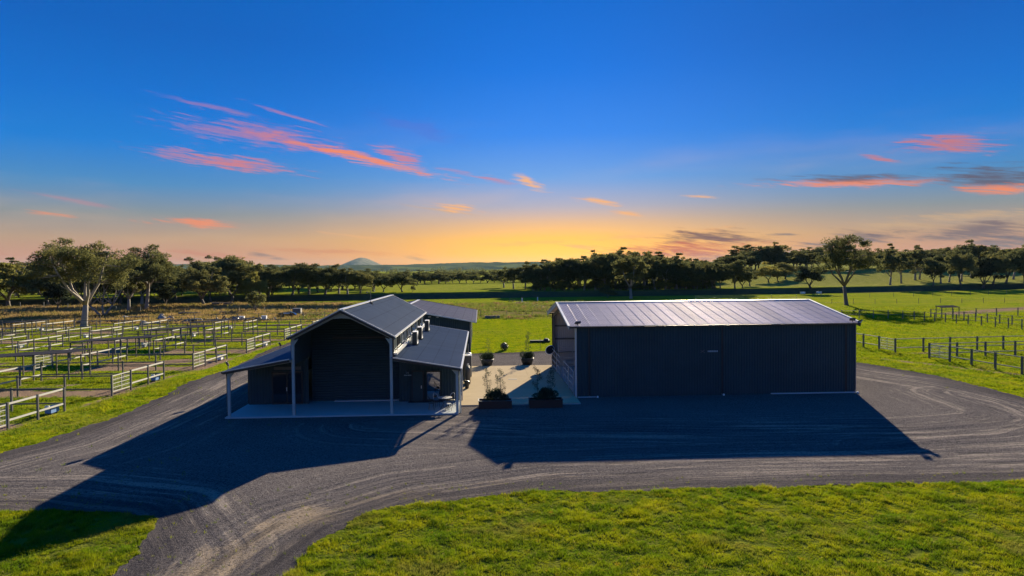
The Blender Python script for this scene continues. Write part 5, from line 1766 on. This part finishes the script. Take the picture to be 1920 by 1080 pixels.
# four big gums that stand out
big = [
    ((-67.7, 120.8), gum(101, 15.2, 16.5, .24, 5, 74, 21000, .17, .30, .55, .55, .036, 1.15, -.05, 'big_gum', clump_r=.095), 'largest pale-trunked gum with spreading white limbs at the yard boundary'),
    ((-80.8, 150.8), gum(102, 13.8, 15.5, .16, 4, 64, 18000, .19, .22, .5, .45, .028, 1.1, .1, 'forked_gum', clump_r=.10, trunks=3), 'multi-trunked gum standing behind and right of the largest gum'),
    ((-79.9, 168.8), gum(103, 15.4, 15.4, .30, 5, 72, 19000, .20, .24, .5, .35, .028, 1.0, 0, 'broad_gum', clump_r=.11), 'tall domed gum with straight trunk in the dry paddock'),
    ((85.7, 157.8), gum(104, 16.6, 16.0, .27, 6, 70, 15000, .18, .30, .55, .7, .026, 1.25, .08, 'sparse_gum', clump_r=.085, bark='bark2'), 'lone sparse gum in the bright right paddock casting a long shadow'),
]
for (x_, y_), me_, lab in big:
    put_tree(me_, x_, y_, 1, 1, 0, lab, None)

PT = {'r': [gum(201 + i, 10, 10, .14, 4, 58, 11000, .20, .07, .35, .28, .028, 1, 0, 'round_gum', clump_r=.12, bark='bark2') for i in range(4)],
      'o': [gum(211 + i, 10, 7.5, .22, 4, 48, 8000, .18, .14, .35, .5, .026, 1, 0, 'open_gum', clump_r=.115) for i in range(3)],
      't': [gum(221 + i, 12, 8, .24, 4, 54, 9500, .20, .06, .35, .35, .022, .9, 0, 'tall_gum', clump_r=.12) for i in range(4)],
      'd': [gum(231, 8, 6.5, .08, 4, 34, 6500, .20, .04, .3, .1, .03, .8, 0, 'dense_tree', 'leaf_dark', 'bark2', clump_r=.17)],
      'y': [gum(241 + i, 8, 9, .14, 4, 34, 6500, .22, .08, .4, .3, .03, 1, 0, 'olive_tree', 'leaf_olive', 'bark2', clump_r=.14) for i in range(2)],
      'b': [gum(251 + i, 3, 3.4, .05, 3, 12, 1300, .14, .02, .3, .2, .03, .8, 0, 'bush', 'leaf', 'bark2', clump_r=.2) for i in range(2)]}
PH_ = dict(r=(10, 10), o=(10, 7.5), t=(12, 8), d=(8, 6.5), y=(8, 9), b=(3, 3.4))
KN = dict(r='rounded eucalypt', o='open-crowned eucalypt', t='tall eucalypt', d='dense dark tree', y='olive-green bushy tree', b='low bush')
cnt = [0]


def ordinal(n):
    return '%d%s' % (n, 'th' if 10 <= n % 100 <= 20 else {1: 'st', 2: 'nd', 3: 'rd'}.get(n % 10, 'th'))


def number(lst, fmt):
    """own label for each: counted from the left as seen from the drone"""
    order = sorted(range(len(lst)), key=lambda i: lst[i][0] / lst[i][1])
    out = list(lst)
    for r__, i in enumerate(order):
        out[i] = tuple(lst[i][:5]) + (fmt.format(KN[lst[i][4]], ordinal(r__ + 1)),)
    return out




# how high the tree tops rise in each direction from the drone, as slopes
SKY_X = [-0.716, -0.673, -0.629, -0.6, -0.508, -0.42, -0.39, -0.372, -0.327, -0.316, -0.282, -0.259, -0.199, -0.169, -0.123, -0.111, -0.093, -0.031, 0.015, 0.046, 0.077, 0.124, 0.155, 0.171, 0.218, 0.234, 0.273, 0.313, 0.345, 0.367, 0.388, 0.441, 0.457, 0.473, 0.505, 0.553, 0.594, 0.635, 0.684, 0.717, 0.741, 0.775, 0.816, 0.874]
SKY_T = [0.0187, 0.0169, 0.015, 0.0327, 0.026, 0.0048, 0.0159, 0.0234, 0.0215, 0.0084, 0.0081, 0.0102, 0.0059, -0.0005, -0.0033, 0.0005, -0.0005, -0.0018, -0.0015, 0.006, 0.0096, 0.0138, 0.0167, 0.0204, 0.0224, 0.0207, 0.0157, 0.0091, 0.0072, 0.0173, 0.0328, 0.0363, 0.0244, 0.0274, 0.0303, 0.0252, 0.0233, 0.0261, 0.0242, 0.0343, 0.0389, 0.0283, 0.0295, 0.0307]

def trees(lst, grp, lab=None, cap=False):
    for it in lst:
        x_, y_, h_, w_, k = it[:5]
        if cap:
            lim = 9 + y_ * float(np.interp(x_ / y_, SKY_X, SKY_T)) - gz(x_, y_)
            h_ = max(1.5, min(h_, lim * random.uniform(.92, 1.04)))
        l_ = it[5] if len(it) > 5 else (lab or '').replace('{}', KN[k])
        ms_ = PT[k]
        cnt[0] += 1
        me_ = ms_[cnt[0] % len(ms_)]
        H0, W0 = PH_[k]
        put_tree(me_, x_, y_, w_ / W0 * 1.12, h_ / H0 * 1.04, random.uniform(0, 6.28), l_, grp, 'bush' if k == 'b' else 'gum_tree' if k in 'rot' else 'bushy_tree', 'bush' if k == 'b' else 'tree')


def mass(lst, name, label):
    """far wood that reads as one mass: the same trees, with fewer and larger leaves, joined into one object"""
    Vs, Fs, Ms, off = [], [], [], 0
    for x_, y_, h_, w_, k in (t_[:5] for t_ in lst):
        lim = 9 + y_ * float(np.interp(x_ / y_, SKY_X, SKY_T)) - gz(x_, y_)
        h_ = max(1.5, min(h_, lim * random.uniform(.92, 1.04)))
        cnt[0] += 1
        tm, cm = PT[k][cnt[0] % len(PT[k])]
        H0, W0 = PH_[k]
        a_ = random.uniform(0, 6.28)
        co = np.empty(len(cm.vertices) * 3)
        cm.vertices.foreach_get('co', co)
        q = co.reshape(-1, 4, 3)[::3]
        c0 = q.mean(1, keepdims=True)
        cv = (c0 + (q - c0) * 1.65).reshape(-1, 3)
        co = np.empty(len(tm.vertices) * 3)
        tm.vertices.foreach_get('co', co)
        tv = co.reshape(-1, 3)
        tf = np.array([f.vertices[:] for f in tm.polygons if len(f.vertices) == 4])
        for v_, f_, mi in ((cv, np.arange(len(cv)).reshape(-1, 4), 0), (tv, tf, 1)):
            v_ = v_ * np.array([w_ / W0 * 1.12, w_ / W0 * 1.12, h_ / H0 * 1.04])
            v_ = np.stack([v_[:, 0] * math.cos(a_) - v_[:, 1] * math.sin(a_) + x_, v_[:, 0] * math.sin(a_) + v_[:, 1] * math.cos(a_) + y_, v_[:, 2] + gz(x_, y_)], -1)
            Vs.append(v_)
            Fs.append(f_ + off)
            Ms.append(np.full(len(f_), mi, np.int32))
            off += len(v_)
    me = fast_mesh(name, np.concatenate(Vs), np.concatenate(Fs), M['leaf'])
    me.materials.append(M['bark2'])
    me.polygons.foreach_set('material_index', np.concatenate(Ms))
    tag(place(name, me), label, kind='stuff')


trees([(-129.4, 195, 12.0, 19, 'y', 'olive-lit bushy tree at the far left edge'),
       (-137.7, 197.8, 12.6, 15, 'r', 'dark tree half cut off by the left frame edge'),
       (-121, 199, 11.0, 12, 'r', 'dark rounded tree behind the olive bushy tree'),
       (-113, 200, 12.5, 13, 'r', 'dark tree left of the largest gum crown'),
       (-104, 204, 11.5, 12, 'r', 'dark tree seen under the largest gum limbs'),
       (-96, 200, 10.5, 11, 'o', 'open tree seen between the two big gum trunks'),
       (-100.4, 168.5, 6.3, 5.6, 'd', 'small near-black tree left of the largest gum trunk'),
       (-83.6, 167.8, 11.8, 9.1, 'o', 'open gum just left of the tall domed gum'),
       (-76.5, 171.5, 5.0, 4.2, 'd', 'small dense dark tree beside the tall domed gum trunk'),
       (-68.2, 173.0, 9.5, 11.2, 'r', 'dark rounded tree right of the tall domed gum'),
       (-79.0, 206, 12.0, 9.0, 'r', 'dark tree behind the gap right of the domed gum'),
       (-73.0, 206.2, 13.8, 14.7, 'r', 'tall layered eucalypt left of the open field'),
       (-66.0, 204, 9.0, 8.0, 'y', 'lighter green drooping tree under the tall layered eucalypt'),
       (-64.5, 213.0, 9.6, 10.2, 'r', 'rounded eucalypt standing at the left of the open field'),
       (-90.0, 208.2, 9.0, 9.7, 'r', 'rounded eucalypt seen in the gap behind the domed gum'),
       (-93.8, 212.0, 9.4, 8.8, 'o', 'slim open eucalypt behind the domed gum'),
       (-50.7, 158.0, 4.6, 4.2, 'b', 'leafy bush growing on the shaded bench'),
       (-53.5, 165.0, 3.2, 3.2, 'b', 'smaller bush behind the bench bush')], 'trees on the left')
trees([(-57.7, 214.5, 9.4, 11.3, 'r', 'first rounded eucalypt of the row above the barn house'),
       (-53.1, 216.2, 9.6, 11.0, 'r', 'second rounded eucalypt of the row above the barn house'),
       (-48.1, 216.2, 8.9, 10.7, 'r', 'middle eucalypt of the row above the barn house'),
       (-44.4, 218.5, 8.4, 8.5, 'o', 'open eucalypt right of the row middle'),
       (-41.4, 217.0, 7.9, 7.7, 'o', 'leaning eucalypt near the right of the row'),
       (-37.8, 219.0, 7.1, 8.6, 'r', 'low dark eucalypt at the right of the row'),
       (-33.5, 240.0, 6.2, 7.6, 'r', 'small eucalypt behind the right end of the row'),
       (-26.8, 237.5, 7.1, 9.8, 'r', 'lone rounded tree above the barn house roof ridge'),
       (-22.8, 233.2, 2.2, 2.2, 'b', 'tiny bush on the field edge right of the lone rounded tree'),
       (-82.7, 252.5, 8.6, 11.7, 'r', 'eucalypt behind the layered one, farther across the field'),
       (-74.8, 262.0, 8.3, 12.0, 'r', 'wide far eucalypt across the green strip'),
       (-62, 285, 9, 12, 'r', 'far eucalypt above the grassy mound'),
       (-52, 300, 9, 12, 'r', 'far eucalypt behind the row above the barn house')], 'trees above the barn house')
wood = [(9.6, 281.8, 8.0, 9, 'o'), (12.6, 262.0, 8.9, 9, 't'), (17.1, 262.0, 9.4, 9, 't'), (18.2, 236.5, 9.4, 9, 't'), (21.7, 233.0, 10.0, 10.0, 'o'), (25.1, 232.8, 10.2, 9.0, 't'), (28.2, 231.0, 10.8, 9.0, 't'),
        (31.7, 232.0, 10.9, 9.3, 'r'), (34.8, 230.0, 11.9, 9.4, 't'), (38.4, 229.2, 12.8, 9.4, 't'), (42.0, 229.5, 12.8, 9.7, 't'), (45.2, 229.8, 12.7, 9.4, 'r'), (50.0, 229.8, 12.2, 9.4, 't'),
        (55.2, 230.2, 12.7, 9.4, 't'), (58.6, 229.2, 11.1, 8.4, 'o'), (62.2, 229.5, 11.9, 9.1, 't'), (66.2, 229.8, 11.4, 9.4, 't'), (69.5, 230.0, 10.0, 7.3, 'o')]
rw = random.Random(77)
for i in range(95):
    y_ = rw.uniform(234, 330)
    f_ = (y_ - 234) / 96
    x_ = rw.uniform(.062 * y_ + 2 + 10 * f_, .345 * y_)
    tgt = 8.2 + 4.6 * min(1, max(0, (x_ / y_ - .05) / .11))
    wood.append((x_, y_, min(14.5, tgt * (.86 + .28 * rw.random()) + f_ * 1.2), rw.uniform(9.5, 13), rw.choice('ttoro')))
# undergrowth at the front of the wood
for i in range(34):
    x_ = rw.uniform(20, 78)
    wood.append((x_, 227.5 + rw.uniform(1, 6), rw.uniform(2.0, 4.6), rw.uniform(3.6, 6.5), 'b' if i % 2 else 'y', 'low bush in the undergrowth along the front of the wood'))
front = [w_ for w_ in wood if len(w_) == 5 and w_[1] < 240]
deep = [w_ for w_ in wood if len(w_) == 5 and 240 <= w_[1] < 285]
rear = [w_ for w_ in wood if len(w_) == 5 and w_[1] >= 285]
under = [w_ for w_ in wood if len(w_) == 6]
trees(number(front, '{} in the front rank of the dense wood, {} from its left'), 'trees of the dense wood', cap=True)
trees(number(deep, '{} in the middle of the dense wood, {} from its left'), 'trees of the dense wood', cap=True)
mass(rear, 'rear_woods', 'rear of the dense wood, one dark mass behind the nearer trees')
trees(number(under, '{} in the undergrowth fronting the wood, {} from the left'), 'bushes below the dense wood', cap=True)
trees([(45.1, 204.8, 13.7, 10.8, 'o', 'tall pale-limbed gum standing in front of the bank above the long shed'),
       (39.5, 213.0, 3.2, 4.5, 'b', 'low bush left of the pale-limbed gum'),
       (72.9, 229.2, 8.9, 6.8, 'r', 'first of the small trees right of the dense wood'), (78.4, 229.5, 8.7, 7.4, 'r', 'round-topped small tree on the bank, second from the wood'), (82.1, 232.8, 7.4, 6.2, 'o', 'thin small tree between two round-topped ones'),
       (86.2, 230.0, 9.6, 9.2, 'r', 'thicker round-topped tree with dark trunk on the bank'), (90.4, 234.0, 7.2, 7.6, 'r', 'low rounded tree right of the thick round-topped one'),
       (119.5, 281.0, 7.4, 10.4, 'y', 'olive sunlit bushy tree with a dark shadow below'), (124.5, 283, 6.8, 8.0, 'r', 'dark tree touching the olive sunlit one'), (133.5, 296.2, 7.2, 11, 'r', 'dark spreading tree right of the olive one'),
       (112.8, 231.0, 7.4, 9.6, 'd', 'dense mushroom-shaped dark tree left of the lone sparse gum'), (100.5, 290, 7, 9, 'r', 'rounded tree on the slope left of the olive one'), (104, 262, 6.5, 7, 'o', 'small open tree on the slope')], 'trees on the right bank')
trees([(158.1, 259.2, 13.8, 9.8, 'o', 'slender twin-stemmed gum on the slope right of the lone gum'), (170.5, 272.0, 14.0, 9.4, 't', 'tall slim gum second right of the lone gum'), (189.8, 292.8, 14.4, 11.4, 'o', 'pale-trunked gum midway along the right slope'),
       (194.5, 297.0, 13.1, 10.1, 'o', 'open gum beside the pale-trunked one'), (164.8, 243.8, 9.9, 8.4, 'r', 'dark leaning tree low on the right slope'), (186.7, 271.5, 13.0, 8.1, 'o', 'open gum behind the dark leaning tree'),
       (196.0, 279.8, 13.4, 10.1, 't', 'tall gum left of the highest right crown'), (177.4, 247.0, 13.4, 10.2, 'r', 'tall rounded gum near the bank on the right'), (226.3, 307.8, 17.2, 14.3, 'o', 'highest crown on the right skyline'),
       (186.7, 248.0, 10.9, 9.6, 'd', 'near-black bushy tree on the bank at right'), (192.5, 250.5, 12.8, 10.6, 'r', 'rounded gum just right of the near-black tree'), (200.3, 254.0, 13.4, 13.5, 'r', 'wide rounded gum close to the right frame edge'),
       (209.7, 256.5, 14.7, 12.4, 'r', 'gum at the right frame edge'), (217.2, 258.8, 14.8, 12.9, 'r', 'gum just beyond the right frame edge'), (205, 285, 14, 12, 't', 'tall gum behind the wide rounded one'), (240, 300, 14, 12, 't', 'tall gum behind the frame edge trees')], 'trees on the right slope')
rg_ = [(145.2, 395.8, 13.8, 13.5), (140.5, 386.5, 14.2, 13.4), (149.0, 362.8, 13.9, 12.8), (149.2, 384.2, 15.6, 13.7), (157.3, 361.5, 14.4, 12.5), (161.5, 367.2, 11.7, 10.9), (167.2, 361.5, 12.2, 12.0), (174.4, 362.8, 13.6, 12.0), (183.7, 367.5, 11.9, 11.9),
       (195.7, 368.5, 11.0, 12.6), (203.2, 369.0, 10.6, 12.0), (212.8, 369.8, 11.2, 12.6), (226.2, 371.2, 12.8, 11.0), (236, 371, 11.6, 12), (246.9, 373.5, 13.0, 13.9), (258, 371, 11.8, 12), (273.7, 376.8, 13.4, 14.0), (284, 373, 12.2, 12), (293.6, 379.0, 14.2, 14.1), (308, 380, 13, 13),
       (146.7, 418.0, 10.9, 11.6), (146.2, 439.5, 10.9, 11.6), (143.8, 469.2, 11.2, 12.9), (136, 452, 10, 12), (128, 440, 9.5, 12), (120, 430, 9.2, 12), (112, 420, 9.0, 12), (133, 405, 9.6, 12), (124, 392, 8.8, 12)]
rr5 = random.Random(31)
rg_ += [(f_ * y_, y_, rr5.uniform(8.5, 12.5), rr5.uniform(11, 15)) for f_, y_ in ((rr5.uniform(.30, .80), rr5.uniform(345, 420)) for _ in range(46))]
trees(number([(a_, b_, c__, d_ * 1.12, 'tor'[i % 3]) for i, (a_, b_, c__, d_) in enumerate(rg_)], '{} on the right-hand skyline ridge, {} from its left end'), 'trees along the skyline ridge', cap=True)
lf_ = random.Random(8)
lft = []
for i in range(58):
    y_ = lf_.uniform(212, 330)
    x_ = lf_.uniform(-.80, -.30) * y_
    lft.append((x_, y_, lf_.uniform(9, 13.5), lf_.uniform(10, 14), lf_.choice('rrot')))
for i in range(30):
    y_ = lf_.uniform(212, 232)
    x_ = lf_.uniform(-.80, -.29) * y_
    lft.append((x_, y_, lf_.uniform(2.5, 5), lf_.uniform(5, 8), lf_.choice('bd')))
for i in range(16):
    y_ = lf_.uniform(222, 300)
    lft.append((lf_.uniform(-.30, -.13) * y_, y_, lf_.uniform(5.5, 8), lf_.uniform(8, 11), 'r'))
trees(number(lft, '{} behind the dark bank at left, {} from the frame edge'), 'trees behind the bank on the left', cap=True)
# far rows of trees across the middle distance, left to right
rf_ = random.Random(5)
far_l = []
for i in range(84):
    y_ = rf_.uniform(400, 640)
    x_ = rf_.uniform(-.62, .10) * y_
    far_l.append((x_, y_, rf_.uniform(6.0, 9.5) + (3.5 if x_ < -.24 * y_ else 0), rf_.uniform(9, 15), rf_.choice('rrto')))
for i in range(26):
    y_ = rf_.uniform(372, 400)
    x_ = (-.16 + .26 * i / 26) * y_
    far_l.append((x_, y_, rf_.uniform(3.0, 6.8), rf_.uniform(6, 10), rf_.choice('rrdt')))
mass(far_l, 'far_woods', 'broken far tree line beyond the green fields')

# distant wooded country: too far to tell trees apart
vs, fs = [], []
rgd = np.random.default_rng(9)
for i in range(900):
    y_ = rgd.uniform(720, 2200)
    x_ = rgd.uniform(-.75, .85) * y_
    if vnoise(np.array([x_ + 5000]), np.array([y_]), 130.0, 4)[0] < .52: continue
    s_ = rgd.uniform(5, 9)
    leaf_cloud(vs, fs, (x_, y_, float(ground_z(x_, y_)) + s_ * .45), s_, 110, .95, .75, rgd, .2)
tag(place('distant_woods', fast_mesh('distant_woods', np.concatenate(vs), np.concatenate(fs), M['leaf'])), 'patchy far woods between the fields and the hills', kind='stuff')

# ------------------------------------------------------------------ air
m, N = new_mat('haze')
vp = N.n('ShaderNodeVolumePrincipled')
vp.inputs['Color'].default_value = (0.34, 0.56, 0.66, 1)
vp.inputs['Density'].default_value = 0.000026
vp.inputs['Anisotropy'].default_value = 0.0
N.t.links.new(vp.outputs[0], N.n('ShaderNodeOutputMaterial').inputs['Volume'])
hz_ = MB().box(-9500, 9500, -4500, 16500, -14, 262).mesh('haze', m)
tag(place('haze', hz_), 'thin pale evening haze over the far hills', kind='stuff')
